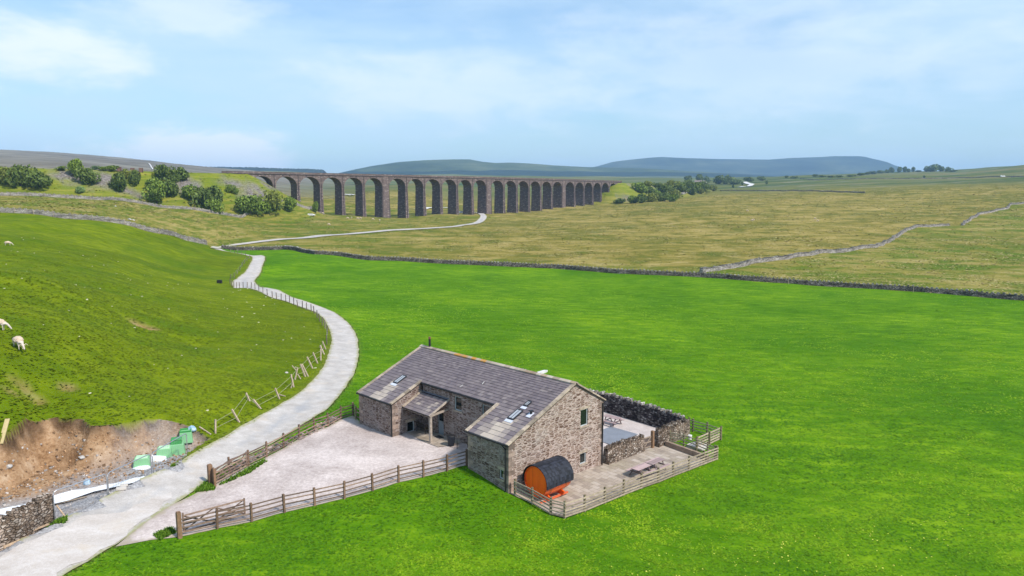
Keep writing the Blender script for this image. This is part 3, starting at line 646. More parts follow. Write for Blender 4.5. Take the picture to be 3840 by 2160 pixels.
# tracks far off
def strip(name, px, w, lift, material):
    pts = [at(*q) for q in px]; L_, R2 = [], []
    for i, q in enumerate(pts):
        d = (pts[min(i+1, len(pts)-1)] - pts[max(i-1, 0)]); n = Vector((-d.y, d.x)).normalized() * w/2
        L_.append((q.x + n.x, q.y + n.y)); R2.append((q.x - n.x, q.y - n.y))
    V = []; Fc = []
    for i in range(len(pts)-1):
        k = 10
        for j in range(k + (i == len(pts)-2)):
            t = j / k; a = [L_[i][c]*(1-t) + L_[i+1][c]*t for c in (0,1)]; b = [R2[i][c]*(1-t) + R2[i+1][c]*t for c in (0,1)]
            V += [(a[0], a[1], hz(*a) + lift), (b[0], b[1], hz(*b) + lift)]
    for i in range(len(V)//2 - 1): Fc.append((2*i, 2*i+1, 2*i+3, 2*i+2))
    o = mesh_obj(name, V, Fc, material); o['kind'] = 'structure'; return o
PALE = mat('pale_far_track', (.62,.60,.60), .95, .08, .1)
strip('path', [(2772,704),(2812,699),(2820,693),(2800,688),(2792,684)], 9, 1.2, PALE)
strip('path', [(557,614),(566,624),(574,638)], 2.2, 1.5, PALE)
strip('path', [(1560,786),(1605,781),(1680,781)], 5, .7, PALE)
strip('path', [(1290,731),(1330,733)], 3.5, 1.0, PALE)

# ------------------------------------------------------------------ FAR HILLS
def hill(name, prof, D, width, base, col, zones=None, back=1.0, knob=0, seed=1, kind='structure', rough_=14):
    """long ridge with a foot, shoulders and a back slope; prof = skyline in photo pixels at distance D"""
    prof = [(ony(px, py, D)[0], ony(px, py, D)[2]) for px, py in prof]
    xs = np.linspace(prof[0][0], prof[-1][0], 420); zc = np.interp(xs, [p[0] for p in prof], [p[1] for p in prof])
    if knob: zc = zc + knob * (RNG.random(len(xs)))
    rows = [(-1, 0), (-.85, .10), (-.7, .24), (-.55, .40), (-.4, .58), (-.28, .72), (-.17, .85), (-.08, .95), (0, 1), (.1, .97), (.4, .75), (.8, .3), (1.2, 0)]
    rows = [(np.interp(t, range(len(rows)), [r[0] for r in rows]), np.interp(t, range(len(rows)), [r[1] for r in rows])) for t in np.arange(0, len(rows)-1 + 1e-6, .34)]
    V = []; 
    for d, k in rows:
        yy = D + d * width * (1 + .15 * vnoise(xs, xs*0, width*.5, seed)); n = (vnoise(xs, yy, 420, seed) * rough_ * 2 + vnoise(xs, yy, 150, seed+1) * rough_) * math.sin(math.pi * min(1, max(0, k))) 
        zz = base + (zc - base) * k + n
        V += list(zip(xs, yy, zz))
    N = len(xs); Fc = [(j*N+i, j*N+i+1, (j+1)*N+i+1, (j+1)*N+i) for j in range(len(rows)-1) for i in range(N-1)]
    o = mesh_obj(name, V, Fc, col, None, True); o['kind'] = kind; return o
def hill_mat(name, a, b, c, forest=None):
    m = bpy.data.materials.new(name); m.use_nodes = True; g = NT(m.node_tree); bs = g.n['Principled BSDF']
    tc = g.n.new('ShaderNodeTexCoord'); p = tc.outputs['Object']
    f = g.noise(g.scale(p, (1, .6, 6)), .0016, 7, .68, .3); col = g.ramp(f, [(.35, a), (.5, b), (.66, c)])
    if forest:
        sx, lo, hi, thr = forest; s = g.n.new('ShaderNodeSeparateXYZ'); g.put(s.inputs[0], p)
        zz = g.math('ADD', s.outputs[2], g.math('MULTIPLY', g.math('SUBTRACT', g.noise(g.scale(p, (1, 1, .2)), sx, 3, .5), .5), 90.0))
        band = g.math('MULTIPLY', g.math('GREATER_THAN', zz, lo), g.math('LESS_THAN', zz, hi))
        col = g.mix(g.math('MULTIPLY', band, thr), col, (.018,.03,.02))
    g.put(bs.inputs['Base Color'], col); bs.inputs['Roughness'].default_value = 1; bs.inputs['Specular IOR Level'].default_value = 0
    return m
HM1 = hill_mat('fell_grass', (.03,.045,.02), (.065,.085,.035), (.13,.14,.065), (.0009, 92, 138, .95))
HM2 = hill_mat('high_fell_grass', (.02,.03,.022), (.045,.06,.035), (.10,.11,.06), (.0007, 110, 165, .85))
HM0 = hill_mat('heather_moor', (.055,.05,.04), (.095,.085,.065), (.15,.135,.10))
hill('hills', [(1100,690),(1250,660),(1320,640),(1400,622),(1500,607),(1600,600),(1700,597),(1760,597),(1815,607),(1860,611),(1910,609),(1990,613),(2080,620),(2200,626),(2400,630),(2800,655),(3300,690)], 5200, 1500, 60, HM1, seed=3)
hill('hills', [(1500,700),(1900,680),(2200,630),(2240,623),(2300,606),(2345,600),(2430,591),(2480,588),(2560,592),(2700,596),(2880,598),(2925,595),(2960,592),(3080,588),(3120,585),(3218,585),(3228,593),(3242,606),(3262,620),(3300,631),(3380,640),(3480,648),(3700,665),(4100,690)], 7600, 2100, 50, HM2, seed=5)
hill('hills', [(-900,520),(-400,545),(0,569),(200,577),(350,584),(560,601),(640,612),(700,624),(760,634),(850,645),(960,660),(1100,690)], 3300, 900, 70, HM0, seed=8, rough_=8)
hill('hills', [(500,650),(800,640),(950,641),(1080,643),(1180,648),(1300,656),(1420,661),(1560,655),(1700,653),(1850,661),(1980,668),(2100,663),(2250,660),(2500,668),(2800,690)], 3000, 900, 40, hill_mat('green_valley_side', (.09,.11,.045), (.15,.16,.07), (.21,.2,.10)), seed=11, rough_=8)
FOR = mat('dark_conifer_canopy', (.016,.028,.018), 1, .4, .02)
w_ = hill('woodland', [(690,640),(700,629),(760,629),(850,630),(960,631),(1000,633),(1080,636),(1150,637),(1210,640),(1216,648)], 3700, 200, 60, FOR, knob=7, seed=13, kind='stuff', rough_=2)
w_ = hill('woodland', [(1290,690),(1292,697),(1340,697),(1400,700),(1402,716)], 1900, 30, 22, FOR, knob=4, seed=14, kind='stuff', rough_=1)

class QB:
    """faces with their own vertices and their own metres of UV"""
    def __init__(s): s.v = []; s.uv = []; s.f = []
    def face(s, ps, uvs):
        n = len(s.v); s.v += [Vector(p) for p in ps]; s.uv += [tuple(u) for u in uvs]; s.f.append(list(range(n, n + len(ps))))
    def block(s, fn, a0, a1, t0, t1, z0, z1, taper=(0, 0)):
        """fn(a, t, z) -> point; box in (along, across, up); taper widens the foot along / across"""
        ta, tt = taper
        c = lambda a, t, z: fn(a + (0 if z == z1 else (ta if a == a1 else -ta)), t + (0 if z == z1 else (tt if t == t1 else -tt)), z)
        s.face([c(a0,t0,z0), c(a1,t0,z0), c(a1,t0,z1), c(a0,t0,z1)], [(a0-ta,z0),(a1+ta,z0),(a1,z1),(a0,z1)])
        s.face([c(a1,t1,z0), c(a0,t1,z0), c(a0,t1,z1), c(a1,t1,z1)], [(a1,z0),(a0,z0),(a0,z1),(a1,z1)])
        s.face([c(a0,t1,z0), c(a0,t0,z0), c(a0,t0,z1), c(a0,t1,z1)], [(t1+tt,z0),(t0-tt,z0),(t0,z1),(t1,z1)])
        s.face([c(a1,t0,z0), c(a1,t1,z0), c(a1,t1,z1), c(a1,t0,z1)], [(t0-tt,z0),(t1+tt,z0),(t1,z1),(t0,z1)])
        s.face([c(a0,t0,z1), c(a1,t0,z1), c(a1,t1,z1), c(a0,t1,z1)], [(a0,t0),(a1,t0),(a1,t1),(a0,t1)])
        s.face([c(a0,t1,z0), c(a1,t1,z0), c(a1,t0,z0), c(a0,t0,z0)], [(a0,t1),(a1,t1),(a1,t0),(a0,t0)])
    def build(s, name, material, parent=None): return mesh_obj(name, s.v, s.f, material, parent, uv=s.uv)

# ------------------------------------------------------------------ VIADUCT
VW = 9.2
def VF(s, t, z):
    p, a = vpos(s); return Vector((p[0] - t * math.sin(a), p[1] + t * math.cos(a), z))
def viaduct():
    root = empty('viaduct', (0, 0, 0), 'long curved stone railway viaduct of twenty four arches striding across the moor', 'viaduct')
    hw = [2.75 if i in (6, 12, 18) else .915 for i in range(1, 24)]
    spr = lambda s: vtop(s) - 8.35
    bounds = [(PS[0] - hw[0] - 13.72, PS[0] - hw[0])] + [(PS[i] + hw[i], PS[i+1] - hw[i+1]) for i in range(22)] + [(PS[22] + hw[22], PS[22] + hw[22] + 13.72)]
    for s0, s1 in bounds:
        q = QB(); N = 18; mid, half = (s0+s1)/2, (s1-s0)/2; ang = [math.pi - math.pi*k/N for k in range(N+1)]
        pts = [(mid + half*math.cos(a_), spr(mid) + 5.75*math.sin(a_)) for a_ in ang]
        for (sa, za), (sb, zb) in zip(pts[:-1], pts[1:]):
            ta, tb = vtop(sa) - 1.5, vtop(sb) - 1.5
            q.face([VF(sa,0,za), VF(sb,0,zb), VF(sb,0,tb), VF(sa,0,ta)], [(sa,za),(sb,zb),(sb,tb),(sa,ta)])
            q.face([VF(sb,VW,zb), VF(sa,VW,za), VF(sa,VW,ta), VF(sb,VW,tb)], [(sb,zb),(sa,za),(sa,ta),(sb,tb)])
        arc = 0
        for (sa, za), (sb, zb) in zip(pts[:-1], pts[1:]):
            d_ = math.hypot(sb-sa, zb-za)
            q.face([VF(sb,0,zb), VF(sa,0,za), VF(sa,VW,za), VF(sb,VW,zb)], [(0,arc+d_),(0,arc),(VW,arc),(VW,arc+d_)]); arc += d_
        q.build('arch_span', VIA, root)
        q = QB()                      # projecting ring of voussoirs
        for (sa, za), (sb, zb) in zip(pts[:-1], pts[1:]):
            f = lambda s_, z_, k: (mid + (s_-mid)*(1+k/half), spr(mid) + (z_-spr(mid))*(1+k/5.75))
            a2, b2_ = f(sa, za, .62), f(sb, zb, .62)
            for t_ in (-.07,):
                q.face([VF(sa,t_,za), VF(sb,t_,zb), VF(b2_[0],t_,b2_[1]), VF(a2[0],t_,a2[1])], [(sa,za),(sb,zb),b2_,a2])
                q.face([VF(a2[0],t_,a2[1]), VF(b2_[0],t_,b2_[1]), VF(b2_[0],0,b2_[1]), VF(a2[0],0,a2[1])], [a2,b2_,b2_,a2])
                q.face([VF(sb,t_,zb), VF(sa,t_,za), VF(sa,0,za), VF(sb,0,zb)], [(sb,zb),(sa,za),(sa,za),(sb,zb)])
        q.build('arch_ring', VIA, root)
    for i in range(23):
        s0 = PS[i]; w = hw[i]; zt = spr(s0); g_ = min(hz(*VF(s0, t, 0)[:2]) for t in (-.5, VW+.5)) - 1.0
        q = QB(); k = (zt - g_) / 42
        q.block(VF, s0-w+.02, s0+w-.02, .02, VW-.02, g_, zt - .3, (k, k)); q.build('pier', VIAP, root)
        q = QB(); q.block(VF, s0-w-.16, s0+w+.16, -.18, VW+.18, zt-.3, zt, (0, 0)); q.build('impost_course', VIA, root)
        q = QB(); q.block(VF, s0-w, s0+w, 0.0, VW, zt + .003, vtop(s0)-1.5, (0, 0)); q.build('pier_head', VIA, root)
        if w > 1:                      # king pier: shallow pilasters up to the parapet
            for t0, t1 in ((-.35, -.19), (VW+.19, VW+.35)): q = QB(); q.block(VF, s0-w+.5, s0+w-.5, t0, t1, g_, vtop(s0)-1.5, (k, k*.9)); q.build('pilaster', VIA, root)
        m = MB(); ft = VF(s0 + (w-.35 if w > 1 else 0), -.42 if w > 1 else -.25, zt - .1); top = VF(s0 + (w-.35 if w > 1 else 0), -.42 if w > 1 else -.12, vtop(s0) - 1.6); base = VF(s0 + (w-.35 if w > 1 else 0), -k-.45 if w > 1 else -k - .12, g_ + .4)
        m.tube([base, ft, top], .13, 6); m.build('drainpipe', mat('dark_iron', (.03,.025,.025), .7), root)
    # abutments
    for s0, s1 in ((bounds[0][0] - 13, bounds[0][0]), (bounds[-1][1], bounds[-1][1] + 11)):
        q = QB(); g_ = 9; q.block(VF, s0, s1, 0, VW, g_, vtop((s0+s1)/2) - 1.55, (0, .3)); q.build('abutment', VIA, root)
    # string course, deck, parapets with coping
    sA, sB = bounds[0][0] - 14, bounds[-1][1] + 12
    st = np.linspace(sA, sB, 46)
    for nm, t0, t1, z0, z1, ma in (('string_course', -.34, VW+.34, -1.5, -1.18, mat('dark_string_course', (.055,.045,.043), .9)), ('parapet', -.12, .38, -1.18, -.14, VIA), ('parapet', VW-.38, VW+.12, -1.18, -.14, VIA), ('parapet_coping', -.2, .46, -.14, .06, VIA), ('parapet_coping', VW-.46, VW+.2, -.14, .06, VIA)):
        q = QB()
        for a, b in zip(st[:-1], st[1:]):
            V = [VF(s_, t_, vtop(s_) + z_) for s_ in (a, b) for t_ in (t0, t1) for z_ in (z0, z1)]
            q.face([V[0],V[4],V[5],V[1]], [(a,z0),(b,z0),(b,z1),(a,z1)]); q.face([V[6],V[2],V[3],V[7]], [(b,z0),(a,z0),(a,z1),(b,z1)])
            q.face([V[1],V[5],V[7],V[3]], [(a,0),(b,0),(b,t1-t0),(a,t1-t0)]); q.face([V[2],V[6],V[4],V[0]], [(a,0),(b,0),(b,t1-t0),(a,t1-t0)])
        q.build(nm, ma, root)
    for s0, s1 in bounds[:14]:
        for k in (-2.2, 2.2):
            s_ = (s0+s1)/2 + k; m = MB(); m.tube([VF(s_, -.02, vtop(s_)-2.05), VF(s_, -.22, vtop(s_)-2.05)], .3, 8); m.build('tie_plate', mat('dark_iron'), root)
viaduct()

# ------------------------------------------------------------------ DRY STONE WALLS
def resample(pts, step):
    out = [Vector((pts[0][0], pts[0][1], 0))]; 
    for a, b in zip(pts[:-1], pts[1:]):
        a = Vector((a[0], a[1], 0)); b = Vector((b[0], b[1], 0)); n = max(1, round((b-a).length / step))
        out += [a.lerp(b, k/n) for k in range(1, n+1)]
    return out
def stone_wall(name, label, pts, height=1.35, w=.62, wt=.42, step=1.2, cope=.42, material=None, group=None, cope_mat=None, rough_=.05, cope_h=.26, sink=.3, wander=0.0, lean=.18):
    ps = resample(pts, step); L_ = 0; rows = []; root = empty(name, (ps[0].x, ps[0].y, hz(ps[0].x, ps[0].y)), label, 'wall', group); O = root.location.copy()
    V, Fc, tint = [], [], []
    prof = [(-1, -sink), (-1, 0), (-.93, .35), (-.8, .75), (-.72, 1), (.72, 1), (.8, .75), (.93, .35), (1, 0), (1, -sink)]
    path = []
    for i, q in enumerate(ps):
        d = (ps[min(i+1, len(ps)-1)] - ps[max(i-1, 0)]).normalized(); n = Vector((-d.y, d.x, 0)); 
        q = q + n * wander * float(vnoise(q.x, q.y, 7, 50)); g_ = hz(q.x, q.y); hh = height * (1 + .16 * float(vnoise(q.x, q.y, 3, 51)))
        path.append((q, n, g_, hh, d))
        for j, (a, b) in enumerate(prof):
            z = g_ + (hh * b if b > 0 else b); half = (w if b < 1 else wt) / 2
            jit = rough_ * (random.random() - .5)
            v = q + n * ((w/2 * abs(a) if b < 1 else wt/2) * (1 if a > 0 else -1) + jit); V.append(Vector((v.x, v.y, z + rough_ * .6 * (random.random()-.5))) - O); tint.append(random.random())
    K = len(prof)
    for i in range(len(ps)-1):
        for j in range(K-1): Fc.append((i*K+j, (i+1)*K+j, (i+1)*K+j+1, i*K+j+1))
    Fc.append(tuple(range(K))); Fc.append(tuple((len(ps)-1)*K + j for j in range(K))[::-1])
    mesh_obj('wall_body', V, Fc, material or DRY, root, attrs={'tint': tint})
    m = MB()
    for i in range(len(path)-1):
        q0, n0, g0, h0, d0 = path[i]; q1, _, g1, h1, _ = path[i+1]; seg = (q1-q0).length; k = max(1, int(seg/cope))
        for j in range(k):
            t = (j + .5) / k; p = q0.lerp(q1, t); z = g0*(1-t) + g1*t + h0*(1-t) + h1*t; hgt = cope_h * random.uniform(.65, 1.25)
            M = Matrix.Rotation(math.atan2(d0.y, d0.x) + random.uniform(-.12,.12), 3, 'Z') @ Matrix.Rotation(lean + random.uniform(-.2, .2), 3, 'Y')
            m.box(p + Vector((0, 0, z + hgt/2 - .02)) - O, (cope*.82*random.uniform(.7,1.15), wt*random.uniform(.8,1.15), hgt), M, jit=cope_h*.12, col=random.random())
    m.build('coping', cope_mat or material or DRY, root)
    return root
stone_wall('stone_wall', 'long grey dry stone wall winding over the green hill crest on the left', [(q[0], q[1]) for q in W1p], 1.3, step=1.5, cope=.8, material=DRYP, wander=.5)
stone_wall('stone_wall', 'grey dry stone wall with leaning posts running below the bushy railway embankment', [(q[0], q[1]) for q in [ony(*w) for w in Wl2]], 1.25, w=.7, step=2, cope=1.1, cope_h=.3, material=DRYP, wander=.8)
stone_wall('stone_wall', 'long dry stone wall between the bright green field and the brown moor', MW, 1.1, w=.65, step=1.0, cope=.6, cope_h=.3, material=DRYM, cope_mat=DRYP, wander=.6, rough_=.10)
for k, (pp, lb) in enumerate(zip(RW_PX, ['pale dry stone wall climbing from the field wall into the right hand moor', 'pale short wall bending over the grassy knoll on the right moor', 'pale stone wall beyond the gap, climbing to the right edge of the moor'])):
    stone_wall('stone_wall', lb, [tuple(atz(*q)[:2]) for q in pp], 1.0, w=1.2, wt=1.0, step=1.5, cope=.9, cope_h=.35, material=DRYP, wander=1.6, rough_=.15)
stone_wall('stone_wall', 'short broken wall dropping beside the thicket at the far end of the viaduct', [tuple(atz(*q)[:2]) for q in [(2525,752),(2540,738),(2568,726),(2595,719)]], 1.5, w=1.4, wt=1.0, step=3, cope=2, cope_h=.5, material=DRYP)
stone_wall('stone_wall', 'thin dark boundary wall crossing the far moor on the right', [tuple(atz(*q)[:2]) for q in [(2700,716),(2850,716),(3000,717),(3130,720),(3240,724)]], 1.0, w=.6, step=3, cope=2, cope_h=.3, material=DRY, wander=3)
stone_wall('stone_wall', 'long dark boundary wall far up the right moor below the limestone', [tuple(atz(*q)[:2]) for q in [(3000,671),(3200,672),(3400,671),(3620,667),(3850,664)]], 1.1, w=.7, step=5, cope=3, cope_h=.4, material=DRY, wander=4)
# garden and courtyard walls
def uvw(*q): return [b2(*a) for a in q]
stone_wall('stone_wall', 'tall dark dry stone wall along the far side of the courtyard', uvw((-1.5,-14.95),(20.0,-14.95)), 1.75, w=.6, wt=.42, step=.45, cope=.24, material=DRYD, cope_mat=DRYP, rough_=.06)
stone_wall('stone_wall', 'pale rounded stone wall from the gate pillar to the courtyard corner', uvw((20.1,-10.4),(20.1,-15.3)), 1.5, w=.6, wt=.45, step=.4, cope=.24, material=DRYW, rough_=.07, lean=.45)
stone_wall('stone_wall', 'pale rubble wall with slanted cope stones joining the barn corner to the gate gap', uvw((19.8,-3.72),(19.9,-8.6)), 1.3, w=.6, wt=.45, step=.4, cope=.2, material=DRYW, rough_=.07, lean=.5)
stone_wall('stone_wall', 'brown dry stone wall beside the excavation with logs at its foot', [gb(*q) for q in [(-260,2220),(-60,2085),(60,2015),(130,1965),(192,1925)]], 1.75, w=.6, wt=.5, step=.4, cope=.3, material=DRYW, rough_=.08, lean=.3, cope_h=.22)
for k, (px, py) in enumerate([(448,641),(497,645),(529,645)]):
    p = at(px, py); m = MB(); O = Vector((p.x, p.y, hz(p.x, p.y)))
    a = vpos(-150)[1]; M = Matrix.Rotation(a, 3, 'Z')
    m.box((0,0,1.3), (3.6,.5,2.9), M, .05); m.box(M @ Vector((-1.9,-.6,1.3)), (.5,1.5,2.9), M, .05); m.box(M @ Vector((1.9,-.6,1.3)), (.5,1.5,2.9), M, .05); m.box((0,0,2.85), (4.4,.8,.2), M)
    o = m.build('refuge_hut', mat('brown_brick', (.17,.10,.08), .9, .3, 2), None); o.location = O; o.scale = (.5,.5,.75)
    setp(o, ['small brown platelayers refuge on the embankment top, leftmost of the three', 'middle one of three small brown refuges on the embankment top', 'brown refuge nearest the viaduct, rightmost of the three'][k], 'hut', 'refuges along the railway')

# ------------------------------------------------------------------ FENCES
def P3(p, dz=0): return Vector((p[0], p[1], hz(p[0], p[1]) + dz))
def rail_fence(name, label, pts, height=1.12, rails=(.22,.5,.78,1.04), group=None, pm=None, rm=None, pw=.13, side=1, rh=.09, base=None):
    pts = [(P3(p) if base is None else Vector((p[0], p[1], base))) for p in pts]; root = empty(name, pts[0], label, 'fence', group); O = pts[0]
    for p in pts:
        m = MB(); M = Matrix.Rotation(HT + random.uniform(-.1,.1), 3, 'Z') @ Matrix.Rotation(random.uniform(-.03,.03), 3, 'X')
        m.box(p - O + Vector((0,0,(height+.25)/2 - .3 + .06)), (pw, pw, height + .45), M, .006, random.random()); m.build('post', pm or POST, root)
    for r_ in rails:
        m = MB()
        for a, b in zip(pts[:-1], pts[1:]):
            d = (b-a).normalized(); n = Vector((-d.y, d.x, 0)) * side * (pw/2 + .02); j = random.uniform(-.012,.012)
            m.bar(a - O + n + Vector((0,0,r_+j)) - d*.05, b - O + n + Vector((0,0,r_+random.uniform(-.02,.02))) + d*.05, .035, rh, col=random.random())
        m.build('rail', rm or WOOD, root)
    return root
rail_fence('paddock_fence', 'brown post and rail fence along the grass side of the pink gravel forecourt', FF, 1.2, (.24,.54,.84,1.1), side=1, pm=POSTB, rh=.085)
rail_fence('paddock_fence', 'brown post and rail fence between the lane and the back of the forecourt', FB, 1.2, (.24,.54,.84,1.1), side=-1, pm=POSTB, rh=.085)
rail_fence('paddock_fence', 'short pale timber fence in front of the orange barrel sauna', FP1, 1.15, (.16,.4,.66,.92,1.12), rm=WOODP, side=-1)
rail_fence('paddock_fence', 'long pale timber fence along the grass side of the flagged patio', FP2, 1.15, (.16,.36,.58,.82,1.08), rm=WOODP, side=-1, rh=.11)
CR1 = gb(2703,1652); CR2 = FP2[-1]; T1_, T2_, T3 = gb(2512,1664), gb(2563,1675), gb(2611,1692)
rail_fence('paddock_fence', 'slim timber fence on the low retaining wall across the patio end', [gb(2497,1660), T1_, T2_, T3, gb(2652,1709), (CR2[0]-.15, CR2[1]+.12)], 1.15, (.3,.6,.86,1.08), rm=mat('greenish_rail_timber', (.33,.29,.19), .9, .3, 5), side=-1, pw=.11)
rail_fence('paddock_fence', 'timber fence at the back of the little garden from the wall to the corner', [gb(2584,1616), gb(2598,1621), gb(2651,1634), CR1], 1.15, (.2,.5,.78,1.05), rm=mat('greenish_rail_timber'), side=-1)
rail_fence('paddock_fence', 'close boarded pale timber fence closing the right end of the little garden', [CR1, gb(2660,1671), (T3[0]+.1, T3[1]+.15)], 1.2, (.12,.36,.6,.84,1.1), rm=WOODP, side=-1, rh=.13)
rail_fence('paddock_fence', 'stub of mossy fence closing the gap beside the barn corner', [FB[-1], (FB[-1][0]*.5 + b2(.1,HA)[0]*.5, FB[-1][1]*.5 + b2(.1,HA)[1]*.5), b2(-.1, HA-.4)], 1.2, (.3,.75,1.1), side=1)

def gate(label, a, b, height=1.15, dz=.15, lean=.0):
    a, b = P3(a, dz), P3(b, dz); root = empty('field_gate', a, label, 'gate', 'five bar gates of the forecourt'); O = a; d = b - a; n = Vector((-d.y, d.x, 0)).normalized() * .05
    for t in (0, 1):
        m = MB(); p = d * t; m.bar(p, p + Vector((0,0,height + (.12 if t == 0 else .02))), .09, .09, col=.5); m.build('stile', WOOD, root)
    for k, z in enumerate((.06,.28,.52,.78,1.08)):
        m = MB(); m.bar(Vector((0,0,z)), d + Vector((0,0,z)), .035, .09 if k < 4 else .11, col=random.random()); m.build('bar', WOOD, root)
    for p, q in ((0,.5),(1,.5)):
        for z0, z1 in ((1.05,.08),(.08,1.05)):
            m = MB(); m.bar(d*p + n + Vector((0,0,z0)), d*q + n + Vector((0,0,z1)), .03, .08, col=random.random()); m.build('brace', WOOD, root)
    return root
ga, gbb = gb(690,2006), gb(919,1941)
gate('wide timber gate standing open against the front fence of the forecourt', ga, gbb)
gate('timber gate standing open against the back fence beside the lane', gb(803,1826), gb(926,1757))
def big_post(label, p, hgt, w, group='gate posts'):
    m = MB(); p = P3(p); m.box((0,0,hgt/2-.2), (w,w,hgt+.4), Matrix.Rotation(HT,3,'Z'), .01, .4); m.box((0,0,hgt+.02), (w*.8,w*.8,.06), Matrix.Rotation(HT,3,'Z'), .01, .7)
    o = m.build('gate_post', mat('brown_gatepost', (.22,.13,.075), .85, .35, 4, .01), bevel=.012); o.location = p; setp(o, label, 'post', group)
big_post('thick brown gate post at the near end of the front fence', gb(674,2018), 1.65, .26)
big_post('thick brown gate post by the lane where the back fence starts', gb(790,1817), 1.45, .3)
big_post('slender brown post clasped by the thick lane side gate post', gb(806,1828), 1.3, .16)
p = b2(20.05,-9.9)
big_post('dark timber gate post against the rounded end of the courtyard wall', p, 1.55, .26)
# small courtyard gate
def small_gate():
    a, b = P3(b2(19.95,-8.75), .1), P3(b2(20.0,-9.75), .1); root = empty('garden_gate', a, 'small pale wooden gate with one diagonal brace closing the courtyard gap', 'gate'); d = b - a
    for z in (.1,.55,1.0):
        m = MB(); m.bar(Vector((0,0,z)), d + Vector((0,0,z)), .04, .1, col=.8); m.build('bar', WOODP, root)
    m = MB(); m.bar(Vector((0,0,.1)), d + Vector((0,0,1.0)), .03, .09, col=.9); m.build('brace', WOODP, root)
    m = MB()
    for k in range(9): m.bar(d*(k+.5)/9 + Vector((0,0,.05)), d*(k+.5)/9 + Vector((0,0,1.05)), .02, .08, col=random.random(), up=(cu,su,0))
    m.build('pales', mat('grey_pale_boards', (.33,.25,.21), .9), root)
small_gate()

# ------------------------------------------------------------------ BARN
def slate_mat():
    m = bpy.data.materials.new('sandstone_slates'); m.use_nodes = True; g = NT(m.node_tree); b = g.n['Principled BSDF']
    tc = g.n.new('ShaderNodeTexCoord'); p = tc.outputs['Object']; a = g.n.new('ShaderNodeAttribute'); a.attribute_name = 'tint'
    s = g.n.new('ShaderNodeSeparateColor'); g.l.new(a.outputs['Color'], s.inputs[0])
    c = g.ramp(s.outputs[0], [(0, (.075,.058,.064)), (.35, (.13,.102,.112)), (.65, (.18,.147,.15)), (1, (.27,.225,.215))])
    c = g.mix(g.ramp(g.noise(p, .45, 5, .65), [(.42, 0), (.7, .55)]), c, (.10,.08,.105))
    c = g.mix(g.math('MULTIPLY', g.noise(p, 7, 4, .7), .45), c, (.26,.225,.22))
    c = g.mix(g.math('MULTIPLY', s.outputs[1], .85), c, (.52,.44,.36))
    g.put(b.inputs['Base Color'], c); b.inputs['Roughness'].default_value = .75; b.inputs['Specular IOR Level'].default_value = .3
    return m
SLATES = slate_mat()
def roofz(v): return HR - (HS * v if v > 0 else -HS2 * v)
def wall_panel(fn, outline, holes, nrm, depth=.22, q=None):
    """outline/holes in (s, z); fn maps them to the place; reveals go inwards"""
    q = q or QB(); loops = [outline] + holes
    flat = [p for l in loops for p in l]; tris = geometry.tessellate_polygon([[Vector((a, b, 0)) for a, b in l] for l in loops])
    N = Vector(nrm)
    for t in tris:
        ps = [fn(*flat[i]) for i in t]
        if (ps[1]-ps[0]).cross(ps[2]-ps[0]).dot(N) < 0: ps = ps[::-1]; t = t[::-1]
        q.face(ps, [flat[i] for i in t])
    for l in holes:
        for a, b in zip(l, l[1:] + l[:1]):
            q.face([fn(*a), fn(*b), fn(*b) - N*depth, fn(*a) - N*depth], [a, b, (b[0]+depth, b[1]), (a[0]+depth, a[1])])
    return q
def rect(a0, a1, z0, z1): return [(a0,z0),(a1,z0),(a1,z1),(a0,z1)]
UX, VX_ = Vector((cu, su, 0)), Vector((su, -cu, 0))     # unit vectors along u and v
barn = empty('stone_barn', BW(HL/2, 2, 0), 'converted stone barn with two forward wings, slate roof and a timber porch', 'house')
BO = barn.location.copy()
def bp(name, obj_):             # place world geometry under the barn
    obj_.parent = barn; obj_.matrix_parent_inverse = Matrix.Translation(-BO); return obj_
def window(fn, n, a0, a1, z0, z1, bars=0, sill=True, lintel=True, fm=None):
    """frame set back in its hole, pane inside it"""
    fm = fm or GREYFRAME; n = Vector(n); e1 = (fn(a1, z0) - fn(a0, z0)).normalized()
    def mb(b0, b1, c0, c1, d0, d1):
        m = MB(); p = [fn(b, c) - n*d for d in (d0, d1) for b, c in ((b0,c0),(b1,c0),(b1,c1),(b0,c1))]
        m.add(p, [(0,1,2,3),(7,6,5,4),(0,4,5,1),(1,5,6,2),(2,6,7,3),(3,7,4,0)]); return m
    fw = .07; m = MB()
    for r_ in ((a0,a0+fw,z0,z1),(a1-fw,a1,z0,z1),(a0+fw,a1-fw,z0,z0+fw),(a0+fw,a1-fw,z1-fw,z1)):
        k = mb(*r_, .08, .16); m.add(k.v, k.f)
    fr = bp('f', m.build('window', fm)); 
    for k in range(bars):
        x = a0 + (a1-a0)*(k+1)/(bars+1); q = mb(x-.02, x+.02, z0+fw, z1-fw, .09, .15).build('glazing_bar', fm); q.parent = fr
    q = mb(a0+fw, a1-fw, z0+fw, z1-fw, .12, .14).build('pane', GLASS); q.parent = fr
    if sill: bp('s', mb(a0-.12, a1+.12, z0-.13, z0-.004, -.06, .2).build('window_sill', COPE))
    if lintel: bp('l', mb(a0-.16, a1+.16, z1+.004, z1+.22, -.02, .2).build('lintel', COPE))
RWv, FWv, GU, LU, RV = HB-.12, HA-.12, HL-.12, .12, -HC+.12
I1, I2 = HU1-.12, HU2+.12
T = lambda v: roofz(v) - .1
f_front = lambda v: (lambda s, z: BW(s, v, z)); f_side = lambda u: (lambda s, z: BW(u, s, z))
bp('w', wall_panel(f_front(FWv), rect(LU, I1, -1.2, T(FWv)), [], VX_).build('wall', COOL))
